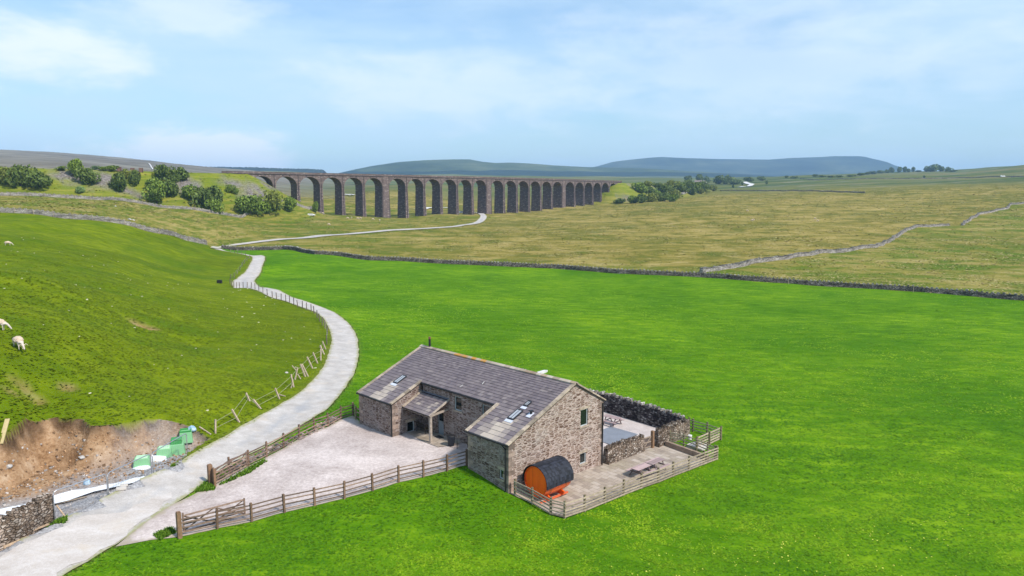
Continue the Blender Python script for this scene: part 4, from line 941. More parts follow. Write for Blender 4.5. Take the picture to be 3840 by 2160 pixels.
q = wall_panel(f_side(I1), [(RWv,-1.2),(FWv,-1.2),(FWv,T(FWv)),(RWv,T(RWv))], [rect(4.87,5.64,.02,.98)], UX); bp('w', q.build('wall', COOL))
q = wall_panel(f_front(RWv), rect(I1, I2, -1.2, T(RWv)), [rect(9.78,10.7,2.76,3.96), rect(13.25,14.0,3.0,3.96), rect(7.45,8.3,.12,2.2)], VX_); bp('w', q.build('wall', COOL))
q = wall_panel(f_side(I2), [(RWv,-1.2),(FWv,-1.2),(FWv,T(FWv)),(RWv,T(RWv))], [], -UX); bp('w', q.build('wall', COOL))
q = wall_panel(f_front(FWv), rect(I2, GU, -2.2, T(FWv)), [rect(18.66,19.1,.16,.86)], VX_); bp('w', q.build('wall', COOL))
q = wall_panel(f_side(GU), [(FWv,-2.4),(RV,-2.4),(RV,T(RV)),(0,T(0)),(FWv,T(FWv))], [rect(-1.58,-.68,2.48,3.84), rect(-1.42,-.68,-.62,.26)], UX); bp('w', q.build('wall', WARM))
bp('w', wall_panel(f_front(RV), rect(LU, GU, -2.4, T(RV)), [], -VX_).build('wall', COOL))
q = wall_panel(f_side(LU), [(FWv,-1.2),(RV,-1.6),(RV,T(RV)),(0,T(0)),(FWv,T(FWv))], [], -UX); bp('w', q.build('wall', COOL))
window(f_side(I1), UX, 4.87, 5.64, .02, .98)
window(f_front(RWv), VX_, 9.78, 10.7, 2.76, 3.96, lintel=False)
window(f_front(RWv), VX_, 13.25, 14.0, 3.0, 3.96, lintel=False)
window(f_front(FWv), VX_, 18.66, 19.1, .16, .86)
window(f_side(GU), UX, -1.58, -.68, 2.48, 3.84)
window(f_side(GU), UX, -1.42, -.68, -.62, .26)
# quoins
def quoins(u, v, su_, sv_, z0, z1, m_):
    m = MB(); z = z0; k = 0
    while z < z1 - .1:
        hh = random.uniform(.26, .4); hh = min(hh, z1 - z); a, b = (.62, .34) if k % 2 else (.34, .62)
        c = BW(u - su_*(a/2 - .02), v - sv_*(b/2 - .02), z + hh/2); m.box(c, (a, b, hh - .02), Matrix.Rotation(HT, 3, 'Z'), .004, random.random()); z += hh; k += 1
    bp('q', m.build('quoins', m_))
QM = mat('quoin_stone', (.25,.185,.15), .9, .3, 4, .01, tint=.45)
quoins(GU, FWv, 1, 1, -1.9, T(FWv) - .03, QM); quoins(GU, RV, 1, -1, -2.2, T(RV) - .03, QM); quoins(I1, FWv, 1, 1, -.6, T(FWv) - .03, QM); quoins(LU, FWv, -1, 1, -.6, T(FWv) - .03, QM); quoins(I2, FWv, -1, 1, -.6, T(FWv) - .03, QM)
# door: grey lower half, glazed dark upper half
m = MB(); c = BW(7.875, RWv-.14, .72); m.box(c, (.83,.06,1.18), Matrix.Rotation(HT,3,'Z')); m.box(BW(7.5,RWv-.14,1.75), (.09,.06,.88), Matrix.Rotation(HT,3,'Z')); m.box(BW(8.25,RWv-.14,1.75), (.09,.06,.88), Matrix.Rotation(HT,3,'Z')); m.box(BW(7.875,RWv-.14,2.15), (.66,.06,.08), Matrix.Rotation(HT,3,'Z'))
door = bp('d', m.build('door', mat('slate_grey_door_paint', (.20,.23,.25), .5, .1)))
m = MB(); m.box(BW(7.875, RWv-.15, 1.71), (.66,.03,.8), Matrix.Rotation(HT,3,'Z')); o = m.build('door_glass', GLASS); o.parent = door
m = MB(); m.box(BW(8.2, RWv-.08, 1.15), (.1,.06,.03), Matrix.Rotation(HT,3,'Z')); o = m.build('handle', METAL); o.parent = door
# roof deck under the slates
m = MB()
def deck(u0, u1, v0, v1, zf, th=.09, drop=.05):
    p = [BW(u, v, zf(v) - drop - d) for d in (0, th) for u, v in ((u0,v0),(u1,v0),(u1,v1),(u0,v1))]
    m.add(p, [(0,1,2,3),(7,6,5,4),(0,4,5,1),(1,5,6,2),(2,6,7,3),(3,7,4,0)])
deck(.02, HL-.02, 0, HB-.0, roofz); deck(.02, HL-.02, -HC, 0, roofz); deck(.02, HU1-.02, HB, HA, roofz); deck(HU2+.02, HL-.02, HB, HA, roofz)
bp('r', m.build('roof_deck', mat('roof_underlay', (.05,.04,.04))))
def warm(u, v):
    w = 0
    for a, b, v0 in ((2.35,3.45,5.2),(17.2,18.15,5.1),(16.2,16.9,5.6),(18.3,18.9,5.9)):
        if a - .12*(v-v0) < u < b + .1*(v-v0) and v > v0: w = max(w, random.uniform(.55, 1) * (1 if b-a > .8 else .5))
    return w
def slates(spans, v_eave, v_top, zf, e0, e1, name='slates', wf=warm, sgn=1):
    m = MB(); v = v_eave; L_ = abs(v_eave - v_top)
    while (v - v_top) * sgn > .05:
        t = abs(v - v_top) / L_; ex = e1 + (e0 - e1) * t; ex_v = min(ex, abs(v - v_top)) * sgn
        for u0, u1 in spans(v):
            u = u0
            while u < u1 - .02:
                w = ex * random.uniform(.95, 1.6); w = min(w, u1 - u)
                if u1 - (u + w) < .12: w = u1 - u
                lo, hi = v + .03*sgn, v - ex_v - .02*sgn; th = random.uniform(.028, .042); g_ = .006; dz = random.uniform(-.004, .004)
                A = [BW(u+g_, lo, zf(v) - (lo - v)*0 - .012 + th + dz), BW(u+w-g_, lo, zf(v) - .012 + th + dz), BW(u+w-g_, hi, zf(v - ex_v) + .004 + dz), BW(u+g_, hi, zf(v - ex_v) + .004 + dz)]
                B = [BW(u+g_, lo, zf(v) - .05), BW(u+w-g_, lo, zf(v) - .05)]
                r1 = random.random(); m.col = (min(1, max(0, random.gauss(.42, .18) + (.15 if t > .6 else 0))), wf(u + w/2, abs(v) if sgn > 0 else -99), r1)
                m.add(A + B, [(0,1,2,3) if sgn > 0 else (3,2,1,0), (4,5,1,0) if sgn > 0 else (0,1,5,4), (0,3,4), (1,5,2)])
                u += w
        v -= ex_v
    bp('s', m.build(name, SLATES)); return m
slates(lambda v: [(.2, HL-.22)] if v <= HB + .12 else [(.2, HU1-.24), (HU2+.24, HL-.22)], HA, 0.05, roofz, .44, .215)
slates(lambda v: [(.2, HL-.22)], -HC, -.05, roofz, .36, .24, sgn=-1)
# copings at the verges and the ridge
def coping(u0, u1, v0, v1, name='verge_coping', lift=.07, th=.1):
    m = MB(); v = min(v0, v1); hi = max(v0, v1)
    while v < hi - .05:
        l = min(random.uniform(.55, .9), hi - v); a, b = BW((u0+u1)/2, v, roofz(v) + lift - th/2), BW((u0+u1)/2, v + l - .012, roofz(v + l - .012) + lift - th/2)
        m.bar(a, b, (u1-u0)*random.uniform(.95,1.05), th*random.uniform(.9,1.2), col=random.random()); v += l
    bp('c', m.build(name, COPE))
coping(-.02, .26, .1, HA+.06); coping(HL-.28, HL+.03, .1, HA+.06); coping(HU1-.28, HU1+.02, HB-.1, HA+.06); coping(HU2-.02, HU2+.28, HB-.1, HA+.06)
coping(-.02, .26, -HC-.04, -.1); coping(HL-.28, HL+.03, -HC-.04, -.1)
m = MB(); u = -.03
while u < HL + .02:
    l = min(random.uniform(.5,.7), HL + .03 - u); tgt = m; li = 1.0 if (4.2 < u < 9 and random.random() < .75) else random.choice([0,0,.15])
    for sg, sl in ((1, HS), (-1, HS2)):
        tgt.col = (random.random(), li, 0); a = [BW(u, 0, HR+.13), BW(u+l-.012, 0, HR+.13), BW(u+l-.012, sg*.24, HR+.13-.24*sl), BW(u, sg*.24, HR+.13-.24*sl)]; b_ = [p - Vector((0,0,.1)) for p in a]
        tgt.add(a + b_, [(0,1,2,3) if sg > 0 else (3,2,1,0), (3,2,6,7) if sg > 0 else (7,6,2,3), (0,3,7,4), (1,5,6,2)])
    u += l
def ridge_mat():
    m = bpy.data.materials.new('ridge_stone'); m.use_nodes = True; g = NT(m.node_tree); b = g.n['Principled BSDF']
    p = g.n.new('ShaderNodeTexCoord').outputs['Object']; a = g.n.new('ShaderNodeAttribute'); a.attribute_name = 'tint'; q = g.n.new('ShaderNodeSeparateColor'); g.l.new(a.outputs['Color'], q.inputs[0])
    c = g.ramp(g.math('ADD', g.math('MULTIPLY', q.outputs[0], .5), g.math('MULTIPLY', g.noise(p, 3, 5), .5)), [(.2, (.22,.17,.13)), (.5, (.36,.29,.22)), (.8, (.5,.43,.35))])
    c = g.mix(g.math('MULTIPLY', g.ramp(g.noise(p, 2.5, 5, .7), [(.38, 0), (.52, 1)]), q.outputs[1]), c, (.48,.23,.045))
    g.put(b.inputs['Base Color'], c); b.inputs['Roughness'].default_value = .9; return m
bp('r', m.build('ridge', ridge_mat()))
# gutters and downpipes
m = MB(); ez = roofz(HA)
m.bar(BW(-.02,HA+.07,ez-.08), BW(HU1+.03,HA+.07,ez-.08), .12, .09); bp('g', m.build('gutter', BLACK))
m = MB(); m.bar(BW(HU2-.03,HA+.07,ez-.08), BW(HL+.03,HA+.07,ez-.08), .12, .09); bp('g', m.build('gutter', BLACK))
m = MB(); m.bar(BW(HU1,HB+.07,roofz(HB)-.08), BW(HU2,HB+.07,roofz(HB)-.08), .12, .1); bp('g', m.build('gutter', BLACK))
m = MB(); m.bar(BW(0,-HC-.07,roofz(-HC)-.08), BW(HL,-HC-.07,roofz(-HC)-.08), .12, .09); bp('g', m.build('gutter', BLACK))
def pipe(*pts, name='downpipe'):
    m = MB(); m.tube(pts, .05, 8); bp('p', m.build(name, BLACK))
pipe(BW(HU1-.1,HA+.05,ez-.1), BW(HU1-.15,FWv+.07,ez-.45), BW(HU1-.15,FWv+.07,-.1))
pipe(BW(HL-.75,HA+.05,ez-.1), BW(HL-.4,FWv+.08,ez-.4), BW(HL-.36,FWv+.08,-.9))
zr = roofz(-HC)
pipe(BW(HL+.02,-HC-.05,zr-.1), BW(GU+.09,-HC+.28,zr-.2), BW(GU+.09,-HC+.28,-1.4))
pipe(BW(HU1+.12,HB+.06,roofz(HB)-.1), BW(HU1+.08,RWv+.08,roofz(HB)-.5), BW(HU1+.08,RWv+.08,3.5))
# roof windows
PANE = mat('sky_painted_glass', (.42,.44,.47), .25, .06, 1, spec=.8)  # pale base colour stands in for the sky mirrored in the panes
def roofwin(u0, u1, v0, v1):
    lift = .05; zz = lambda v, k: roofz(v) + k
    def slab(a0, a1, b0, b1, k0, k1):
        m = MB(); p = [BW(u, v, zz(v, k)) for k in (k0, k1) for u, v in ((a0,b0),(a1,b0),(a1,b1),(a0,b1))]
        m.add(p, [(0,3,2,1),(4,5,6,7),(0,1,5,4),(1,2,6,5),(2,3,7,6),(3,0,4,7)]); return m
    m = MB(); f = .075
    for r_ in ((u0,u0+f,v0,v1),(u1-f,u1,v0,v1),(u0+f,u1-f,v0,v0+f),(u0+f,u1-f,v1-f,v1)):
        k = slab(*r_, -.02, .14); m.add(k.v, k.f)
    fr = bp('f', m.build('roof_window', mat('dark_window_frame', (.03,.03,.035), .5)))
    o = slab(u0+f, u1-f, v0+f, v1-f, .06, .115).build('pane', PANE); o.parent = fr
    o = slab((u0+u1)/2-.02, (u0+u1)/2+.02, v0+f, v1-f, .115, .135).build('glazing_bar', mat('dark_window_frame')); o.parent = fr
    o = slab(u0-.06, u1+.06, v1, v1+.26, .035, .055).build('flashing', SILVER); o.parent = fr
roofwin(2.55, 3.2, 4.1, 5.2); roofwin(17.5, 17.92, 3.05, 3.62); roofwin(17.38, 18.03, 4.1, 5.2)
m = MB(); m.tube([BW(1.26,-.02,6.1), BW(1.26,-.02,7.02)], .105, 12); fl = bp('f', m.build('flue', BLACK))
m = MB(); m.tube([BW(1.26,-.02,7.03), BW(1.26,-.02,7.13)], .12, 12); m.tube([BW(1.26,-.02,7.16), BW(1.26,-.02,7.22)], .115, 12); o = m.build('flue_cap', mat('copper_brown', (.22,.09,.06), .5)); o.parent = fl
m = MB(); m.tube([BW(18.87,4.1,4.35), BW(18.87,4.1,4.62)], [.12,.07], 8); m.box(BW(18.87,4.1,4.64), (.3,.3,.05), Matrix.Rotation(.4,3,'Z')); vt = bp('v', m.build('roof_vent', BLACK))
m = MB(); m.bar(BW(18.87,3.95,roofz(3.95)+.05), BW(18.87,4.5,roofz(4.5)+.05), .42, .02); o = m.build('flashing', SILVER); o.parent = vt
# small pale slips on the main slope
for u_, v_, a_ in ((11.6,2.3,.9),(10.0,3.25,-.6)):
    m = MB(); m.bar(BW(u_,v_,roofz(v_)+.05), BW(u_+.12*a_,v_+.32,roofz(v_+.32)+.05), .05, .015); bp('x', m.build('repair_clip', mat('pale_metal', (.6,.58,.55), .6)))
# porch
pz = lambda v: 3.52 - (v - 4.03) * .5
m = MB(); PV = 6.12
p = [BW(u, v, pz(v) - .05 - d) for d in (0, .06) for u, v in ((I1+.02,4.03),(9.16,4.03),(9.02,PV-.02),(I1+.02,PV-.02))]
m.add(p, [(0,1,2,3),(7,6,5,4),(0,4,5,1),(1,5,6,2),(2,6,7,3),(3,7,4,0)]); bp('p', m.build('porch_deck', mat('roof_underlay')))
slates(lambda v: [(I1+.22, 9.1)], PV, 4.2, pz, .34, .22, 'porch_slates', lambda u, v: max(0, random.gauss(-.1,.3)))
m = MB(); m.bar(BW(I1+.12,4.0,pz(4.0)+.05), BW(I1+.12,PV+.03,pz(PV+.03)+.05), .2, .1, col=.6); bp('p', m.build('porch_coping', COPE))
m = MB(); m.bar(BW(I1+.02,4.1,pz(4.1)+.07), BW(9.15,4.1,pz(4.1)+.07), .2, .03); bp('p', m.build('lead_flashing', LEAD))
WPALE = mat('silvered_oak', (.36,.30,.25), .9, .3, 5, tint=.3)
m = MB(); m.bar(BW(8.92,5.93,-.0), BW(8.92,5.93,2.28), .2, .2, col=.5); bp('p', m.build('porch_post', WPALE))
m = MB(); m.bar(BW(I1,5.93,2.36), BW(9.04,5.93,2.36), .16, .18, col=.4); bp('p', m.build('porch_beam', WPALE))
m = MB(); m.bar(BW(8.95,RWv,2.62), BW(8.95,5.95,2.42), .12, .16, col=.4); bp('p', m.build('porch_beam', WPALE))
m = MB(); m.bar(BW(9.14,4.0,pz(4.0)), BW(9.04,PV+.03,pz(PV+.03)), .07, .16, col=.7); bp('p', m.build('barge_board', WPALE))
m = MB(); m.bar(BW(I1+.05,PV+.05,pz(PV)-.02), BW(9.05,PV+.05,pz(PV)-.02), .09, .08); bp('p', m.build('gutter', BLACK))
m = MB()
for k in range(5): m.bar(BW(I1+.5+k*.8,4.05,pz(4.05)-.16), BW(I1+.5+k*.8,PV-.05,pz(PV)-.15), .06, .09)
bp('p', m.build('rafters', mat('dark_rafter', (.10,.075,.055))))

# things round the barn
def zat(u, v, dz=0): w = BW(u, v); return Vector((w.x, w.y, hz(w.x, w.y) + dz))
def local(name, loc, label, cat, group=None, rz=0): return empty(name, loc, label, cat, group, rz)
m = MB(); m.tube([(0,0,0),(0,0,.1),(0,0,.75),(0,0,.8)], [.24,.27,.34,.33], 14); r_ = local('water_butt', zat(10.72,5.2,.09), 'dark tapered tub standing by the wall right of the porch', 'tub')
o = m.build('tub', mat('dark_blue_plastic', (.02,.022,.03), .5), r_); m = MB(); m.tube([(0,0,.8),(0,0,.86)], [.36,.3], 14); m.build('lid', BLACK, r_)
r_ = local('handrail', zat(11.7,4.9,.05), 'black metal handrail beside the tub at the barn front', 'handrail')
rp = [Vector(zat(11.6,5.3,.0)-r_.location), Vector(zat(11.95,4.5,.0)-r_.location), Vector(zat(12.9,4.3,0)-r_.location)]
for p in rp[:3]:
    m = MB(); m.tube([p, p + Vector((0,0,1.0))], .028, 6); m.build('post', BLACK, r_)
m = MB(); m.tube([p + Vector((0,0,1.0)) for p in rp], .028, 6); m.tube([p + Vector((0,0,.5)) for p in rp], .02, 6); m.build('rail', BLACK, r_)
def bench():
    b = zat(6.3, 4.75, .1); r_ = local('bench', b, 'dark wooden bench standing in the shade of the porch', 'bench', rz=HT); dk = mat('dark_stained_wood', (.03,.024,.02), .7)
    for x in (-.6,.6):
        m = MB(); m.bar((x,-.2,0),(x,-.2,.85),.07,.07); m.bar((x,.25,0),(x,.25,.6),.07,.07); m.bar((x,-.2,.6),(x,.28,.6),.07,.05); m.build('bench_end', dk, r_)
    m = MB(); m.box((0,.03,.43),(1.25,.5,.05)); m.build('seat', dk, r_)
    m = MB(); 
    for z in (.55,.68,.81): m.box((0,-.2,z),(1.2,.03,.09))
    m.build('backrest', dk, r_)
bench()
m = MB(); m.box((0,0,.0),(.75,.5,.025), Matrix.Rotation(HT,3,'Z')); o = m.build('door_mat', mat('dark_coir', (.03,.03,.035), .95)); o.location = zat(8.4,4.6,.115); setp(o, 'dark door mat lying on the paving in front of the grey door', 'mat')
m = MB(); m.box((0,0,.0),(3.1,4.0,.06), Matrix.Rotation(HT,3,'Z')); o = m.build('rubber_mat', mat('grey_rubber', (.20,.215,.25), .7, .12, 1)); rm_ = onz(2290,1640,-1.35); o.location = Vector((rm_[0], rm_[1], hz(rm_[0], rm_[1]) + .07)); setp(o, 'flat grey mat on the courtyard gravel behind the rubble wall', 'mat')

def picnic(loc, rz, label, L_=1.75):
    r_ = empty('picnic_table', loc, label, 'picnic table', 'picnic tables', rz)
    for k in range(5):
        m = MB(); m.box((0,(k-2)*.148,.735),(L_,.135,.035), col=random.random()); m.build('top_plank', PICTOP, r_)
    for sg in (-1, 1):
        m = MB()
        for k in (0,1): m.box((0,sg*(.66+k*.14),.44),(L_,.13,.035), col=random.random())
        m.build('seat', PICTOP, r_)
    for x in (-.55,.55):
        for sg in (-1, 1):
            m = MB(); m.bar((x,sg*.28,.71),(x,sg*.7,.0),.045,.1, up=(1,0,0)); m.build('leg', PICNIC, r_)
        m = MB(); m.bar((x+.04,-.78,.4),(x+.04,.78,.4),.045,.09); m.bar((x+.04,-.36,.69),(x+.04,.36,.69),.045,.08); m.build('cross_beam', PICNIC, r_)
    return r_
PZ = -1.45
ta, tb = Vector(tuple(gb(2395,1779)) + (0,)), Vector(tuple(gb(2462,1748)) + (0,))
tang = HT + math.pi/2
t1 = zat(23.2,-3.95,.055); t2 = zat(23.2,-5.85,.055)
picnic(t1, tang, 'brown picnic table on the flagstones, nearer the orange barrel'); picnic(t2, tang, 'brown picnic table on the flagstones, nearer the garden gate')
cy = onz(2296,1596,-1.3); picnic(Vector((cy[0], cy[1], hz(cy[0], cy[1])+.04)), HT+.05, 'brown picnic table standing on the courtyard gravel behind the barn')

# barrel sauna: axis along -v
def barrel():
    LB, RB = 2.65, 1.17
    c0 = zat(22.0,6.0,0); r_ = empty('barrel_sauna', zat(21.25,4.75,.05), 'orange wooden barrel sauna with a black shingle roof beside the gable', 'sauna', rz=HT - math.pi/2)
    # local x runs from the near end to the far end
    zc = 1.42; n = 40; m = MB()
    xs = [-LB/2, -LB/4, 0, LB/4, LB/2]
    rs = [RB*.96, RB*1.0, RB*1.015, RB*1.0, RB*.96]
    for k in range(n):           # staves
        a0, a1 = 2*math.pi*k/n, 2*math.pi*(k+.93)/n; m.col = random.random(); V = []
        for x, r in zip(xs, rs):
            for a in (a0, a1):
                for q in (r, r-.05): V.append((x, q*math.cos(a), zc + q*math.sin(a)))
        F_ = []
        for i in range(4):
            b = i*4; F_ += [(b,b+4,b+6,b+2),(b+1,b+3,b+7,b+5),(b,b+1,b+5,b+4),(b+2,b+6,b+7,b+3)]
        F_ += [(0,2,3,1),(16,17,19,18)]; m.add(V, F_)
    bm_ = mat('orange_stave', (.80,.115,.010), .4, .18, 5, .003, tint=.3, stretch=(.3,1,1), spec=.5); m.build('barrel', bm_, r_)
    for sx, nm in ((-1, 'front_wall'), (1, 'back_wall')):
        m = MB(); x = sx*(LB/2 - .12)
        for k in range(14):
            y0 = -RB + .06 + k*(2*RB-.12)/14; y1 = y0 + (2*RB-.12)/14 - .008; R1 = RB*.955
            za, zb = [math.sqrt(max(0.0, R1*R1 - y*y)) for y in (y0, y1)]; m.col = random.random()
            m.add([(x,y0,zc-za),(x,y1,zc-zb),(x,y1,zc+zb),(x,y0,zc+za),(x-sx*.05,y0,zc-za),(x-sx*.05,y1,zc-zb),(x-sx*.05,y1,zc+zb),(x-sx*.05,y0,zc+za)], [(0,1,2,3),(7,6,5,4),(0,4,5,1),(1,5,6,2),(2,6,7,3),(3,7,4,0)])
        m.build(nm, mat('orange_end_board', (1.0,.16,.012), .7, .1, 3, tint=.1, stretch=(1,1,.5), spec=.1), r_)
    # shingle cover: 190 degrees over the top, rows of shingles
    m = MB(); A0, A1 = math.radians(-12), math.radians(192); rows = 16
    for i in range(rows):
        a0 = A0 + (A1-A0)*i/rows; a1 = A0 + (A1-A0)*(i+1)/rows; nx = 18
        up = 1 if (a0+a1)/2 < math.pi/2 else -1
        for j in range(nx):
            x0 = -LB/2 - .1 + (LB+.2)*j/nx; x1 = x0 + (LB+.2)/nx; m.col = random.random(); bul = lambda x: 1 + .0 * x
            lo, hi = (a0, a1) if up > 0 else (a1, a0); rl, rh_ = RB*1.015+.045+random.uniform(0,.008), RB*1.015+.022
            P4 = [(x0,rl*math.cos(lo),zc+rl*math.sin(lo)),(x1,rl*math.cos(lo),zc+rl*math.sin(lo)),(x1,rh_*math.cos(hi),zc+rh_*math.sin(hi)),(x0,rh_*math.cos(hi),zc+rh_*math.sin(hi))]
            mid_ = [((x0+x1)/2,(rl+.004)*math.cos(lo-.03*up),zc+(rl+.004)*math.sin(lo-.03*up))]
            m.add(P4 + mid_, [(0,4,1,2,3) if up > 0 else (3,2,1,4,0)])
    # underside and thick rim of the cover
    k = 28; V = []
    for x in (-LB/2-.1, LB/2+.1):
        for i in range(k+1):
            a = A0 + (A1-A0)*i/k
            for q in (RB*1.015+.045, RB*1.015+.004): V.append((x, q*math.cos(a), zc+q*math.sin(a)))
    n2 = 2*(k+1); F_ = []
    for i in range(k):
        a = 2*i; F_ += [(a,a+1,a+3,a+2), (n2+a,n2+a+2,n2+a+3,n2+a+1), (a+1,n2+a+1,n2+a+3,a+3)]
    F_ += [(0,n2,n2+1,1),(2*k,2*k+1,n2+2*k+1,n2+2*k)]
    m.col = .2; m.add(V, F_); m.build('shingle_roof', mat('black_felt_shingle', (.022,.024,.034), .75, .3, 12, .004, tint=.5), r_)
    for x in (-.75, .75):        # cradles with feet
        m = MB(); m.box((x,0,.20),(.12,1.7,.2), col=.4); m.box((x,-.75,.34),(.12,.35,.18), Matrix.Rotation(.35,3,'X')); m.box((x,.75,.34),(.12,.35,.18), Matrix.Rotation(-.35,3,'X')); m.build('cradle', bm_, r_)
    for y in (-.62,.62):
        m = MB(); m.box((0,y,.05),(2.9,.14,.1), col=.6); m.build('skid', mat('red_orange_beam', (.62,.13,.05), .6, .15, 4), r_)
    for x in (-.8, .8):
        m = MB()
        for i in range(29):
            a = -math.pi*i/28; a2 = -math.pi*(i+1)/28; r = RB*1.015+.006
            if i < 28: m.bar((x, r*math.cos(a), zc+r*math.sin(a)), (x, r*math.cos(a2), zc+r*math.sin(a2)), .035, .012)
        m.build('steel_band', mat('thin_brass_band', (.45,.22,.06), .5, metal=.5), r_)
    m = MB(); m.tube([(-LB/2+.1,.45,zc+.62),(-LB/2-.02,.45,zc+.62)], .065, 10); m.build('lamp', mat('white_lamp', (.8,.8,.78), .4), r_)
barrel()

# little garden: retaining edge, slabs, pot
m = MB(); a, b = zat(20.5,-11.35,.2), zat(24.9,-11.0,.2)
m.bar(a, b, .28, .55, col=.5); o = m.build('retaining_wall', mat('brown_step_stone', (.26,.19,.14), .9, .3, 3, .01)); setp(o, 'low brown stone retaining edge under the slim fence at the patio end', 'wall')
m = MB(); m.box((0,0,.16),(1.5,.95,.3), Matrix.Rotation(HT+.1,3,'Z'), .03); m.box((.5,.65,.1),(1.3,.8,.2), Matrix.Rotation(HT-.1,3,'Z'), .03); o = m.build('concrete_slab', CONC, bevel=.02); o.location = zat(22.6,-12.9,.0); setp(o, 'pale concrete slabs lying inside the little fenced garden', 'slab')
m = MB(); m.tube([(0,0,0),(0,0,.4)], [.16,.19], 12); o = m.build('plant_pot', mat('white_glazed_pot', (.75,.73,.7), .5)); o.location = zat(21.3,-13.9,.25); setp(o, 'small white pot in front of the pale stone wall in the garden', 'pot')
p = gb(2032,1399); m = MB(); m.box((0,0,.1),(1.6,.6,.24), Matrix.Rotation(.9,3,'Z'), .05); o = m.build('trough', mat('pale_stone_trough', (.62,.6,.6), .9)); o.location = P3(p); setp(o, 'long pale stone slab lying in the grass just beyond the barn ridge', 'slab')

# ------------------------------------------------------------------ EXCAVATION THINGS
def hull(name, bot, top, z0, z1, m_, parent):
    V = [(x, y, z0) for x, y in bot] + [(x, y, z1) for x, y in top]; n = len(bot)
    F_ = [tuple(range(n))[::-1], tuple(range(n, 2*n))] + [(i, (i+1) % n, n+(i+1) % n, n+i) for i in range(n)]
    o = mesh_obj(name, V, F_, m_, parent); md = o.modifiers.new('bevel', 'BEVEL'); md.width = .03; md.segments = 2; return o
def sq(a, b): return [(-a/2,-b/2),(a/2,-b/2),(a/2,b/2),(-a/2,b/2)]
def tank(px, py, w, d, hgt, label, lid, rz=.35, turret=False, letters=None, open_=False):
    p = onz(px, py, .25); p = Vector((p[0], p[1], hz(p[0], p[1]) + .0)); r_ = empty('tank_cover', p, label, 'tank cover', 'green tank covers in the excavation', rz)
    w *= .88; d *= .88; hgt *= 1.15; hull('body', sq(w, d), sq(w*.84, d*.84), -.1, hgt, GREENT, r_)
    if turret:
        hull('turret', sq(w*.66, d*.66), sq(w*.6, d*.6), hgt - .02, hgt + .33, GREEND, r_); hull('lid', sq(w*.68, d*.68), sq(w*.62, d*.62), hgt + .325, hgt + .42, lid, r_)
    elif open_:
        for sg in (-1, 1): hull('rim', [(x + 0, y + sg*d*.38) for x, y in sq(w*.86, .08)], [(x, y + sg*d*.38) for x, y in sq(w*.86, .08)], hgt - .02, hgt + .14, GREEND, r_); hull('rim', [(x + sg*w*.38, y) for x, y in sq(.08, d*.68)], [(x + sg*w*.38, y) for x, y in sq(.08, d*.68)], hgt - .02, hgt + .14, GREEND, r_)
    else:
        hull('lid', sq(w*.74, d*.74), sq(w*.66, d*.66), hgt - .01, hgt + .09, lid, r_)
    if letters:
        cu_ = bpy.data.curves.new('lettering', 'FONT'); cu_.body = letters; cu_.size = .26; cu_.extrude = .004; cu_.align_x = 'CENTER'
        tmp = bpy.data.objects.new('t', cu_); C.objects.link(tmp); dg = bpy.context.evaluated_depsgraph_get(); dg.update(); lm_ = bpy.data.meshes.new_from_object(tmp.evaluated_get(dg)); bpy.data.objects.remove(tmp); lm_.materials.clear(); lm_.materials.append(mat('dark_green_print', (.02,.07,.03), .6))
        o = bpy.data.objects.new('lettering', lm_); C.objects.link(o); o.parent = r_; o.location = (.08, -d/2*.93 - .004, .16); o.rotation_euler = (math.radians(78), 0, 0)
        m = MB(); m.tube([(0,0,0),(0,.012,0)], .09, 10); o = m.build('emblem', mat('dark_green_print'), r_); o.location = (.12, -d/2*.87, .5); o.rotation_euler = (-.2,0,0)
    return r_
tank(533,1740,1.35,1.1,.62,'pale green plastic tank cover standing alone by the fence, nearest the camera', GREENL)
tank(617,1706,1.35,1.1,.66,'pale green tank cover with a light flat lid, second from the near end', GREENL)
tank(664,1692,1.4,1.2,.75,'green tank cover with a tall dark green turret and dark lettering', GREEND, turret=True, letters='TRICEL')
tank(699,1664,1.2,1.1,.7,'green tank cover with an open dark green rim, farthest from the camera', GREEND, open_=True)
def bag(px, py, s_, col, label, name='sack', cat='sack'):
    p = onz(px, py, .15); m = bpy.data.meshes.new(name); bm = bmesh.new(); bmesh.ops.create_icosphere(bm, subdivisions=3, radius=1)
    for v in bm.verts: v.co = Vector((v.co.x*s_[0], v.co.y*s_[1], max(-.3, v.co.z)*s_[2])) * (1 + .25*float(vnoise(v.co.x*3+px, v.co.y*3+v.co.z*2, .8, 60)))
    bm.to_mesh(m); bm.free(); m.materials.append(col); m.polygons.foreach_set('use_smooth', [True]*len(m.polygons)); o = bpy.data.objects.new(name, m); C.objects.link(o); o.location = (p[0], p[1], hz(p[0], p[1]) + .1*s_[2]); return setp(o, label, cat)
bag(722,1660,(.38,.25,.36), mat('blue_white_plastic', (.05,.28,.50), .5, .3, 5, alt=(.6,.68,.75)), 'crumpled blue and white plastic sack behind the fence end post')
bag(326,1812,(.26,.24,.34), mat('blue_white_plastic'), 'small blue and white bag on the grey rubble')
bag(590,1722,(.8,.5,.3), MEMB, 'humped white sheeting bulging below the second tank cover', 'sheeting', 'sheeting')
bag(530,1752,(.7,.4,.2), MEMB, 'white sheeting tucked under the lone near tank cover', 'sheeting', 'sheeting')
def stick(name, a, b, w, t, m_, label, cat, za=.1, zb=.1, round_=False, group=None):
    a, b = P3(gb(*a), za), P3(gb(*b), zb); m = MB(); m.col = random.random()
    if round_: m.tube([Vector((0,0,0)), (b-a)*.5 + Vector((0,0,.02)), b-a], [w/2, w/2*.95, w/2*.8], 10)
    else: m.bar(Vector((0,0,0)), b-a, w, t)
    o = m.build(name, m_, None, smooth_=round_); o.location = a; return setp(o, label, cat, group)
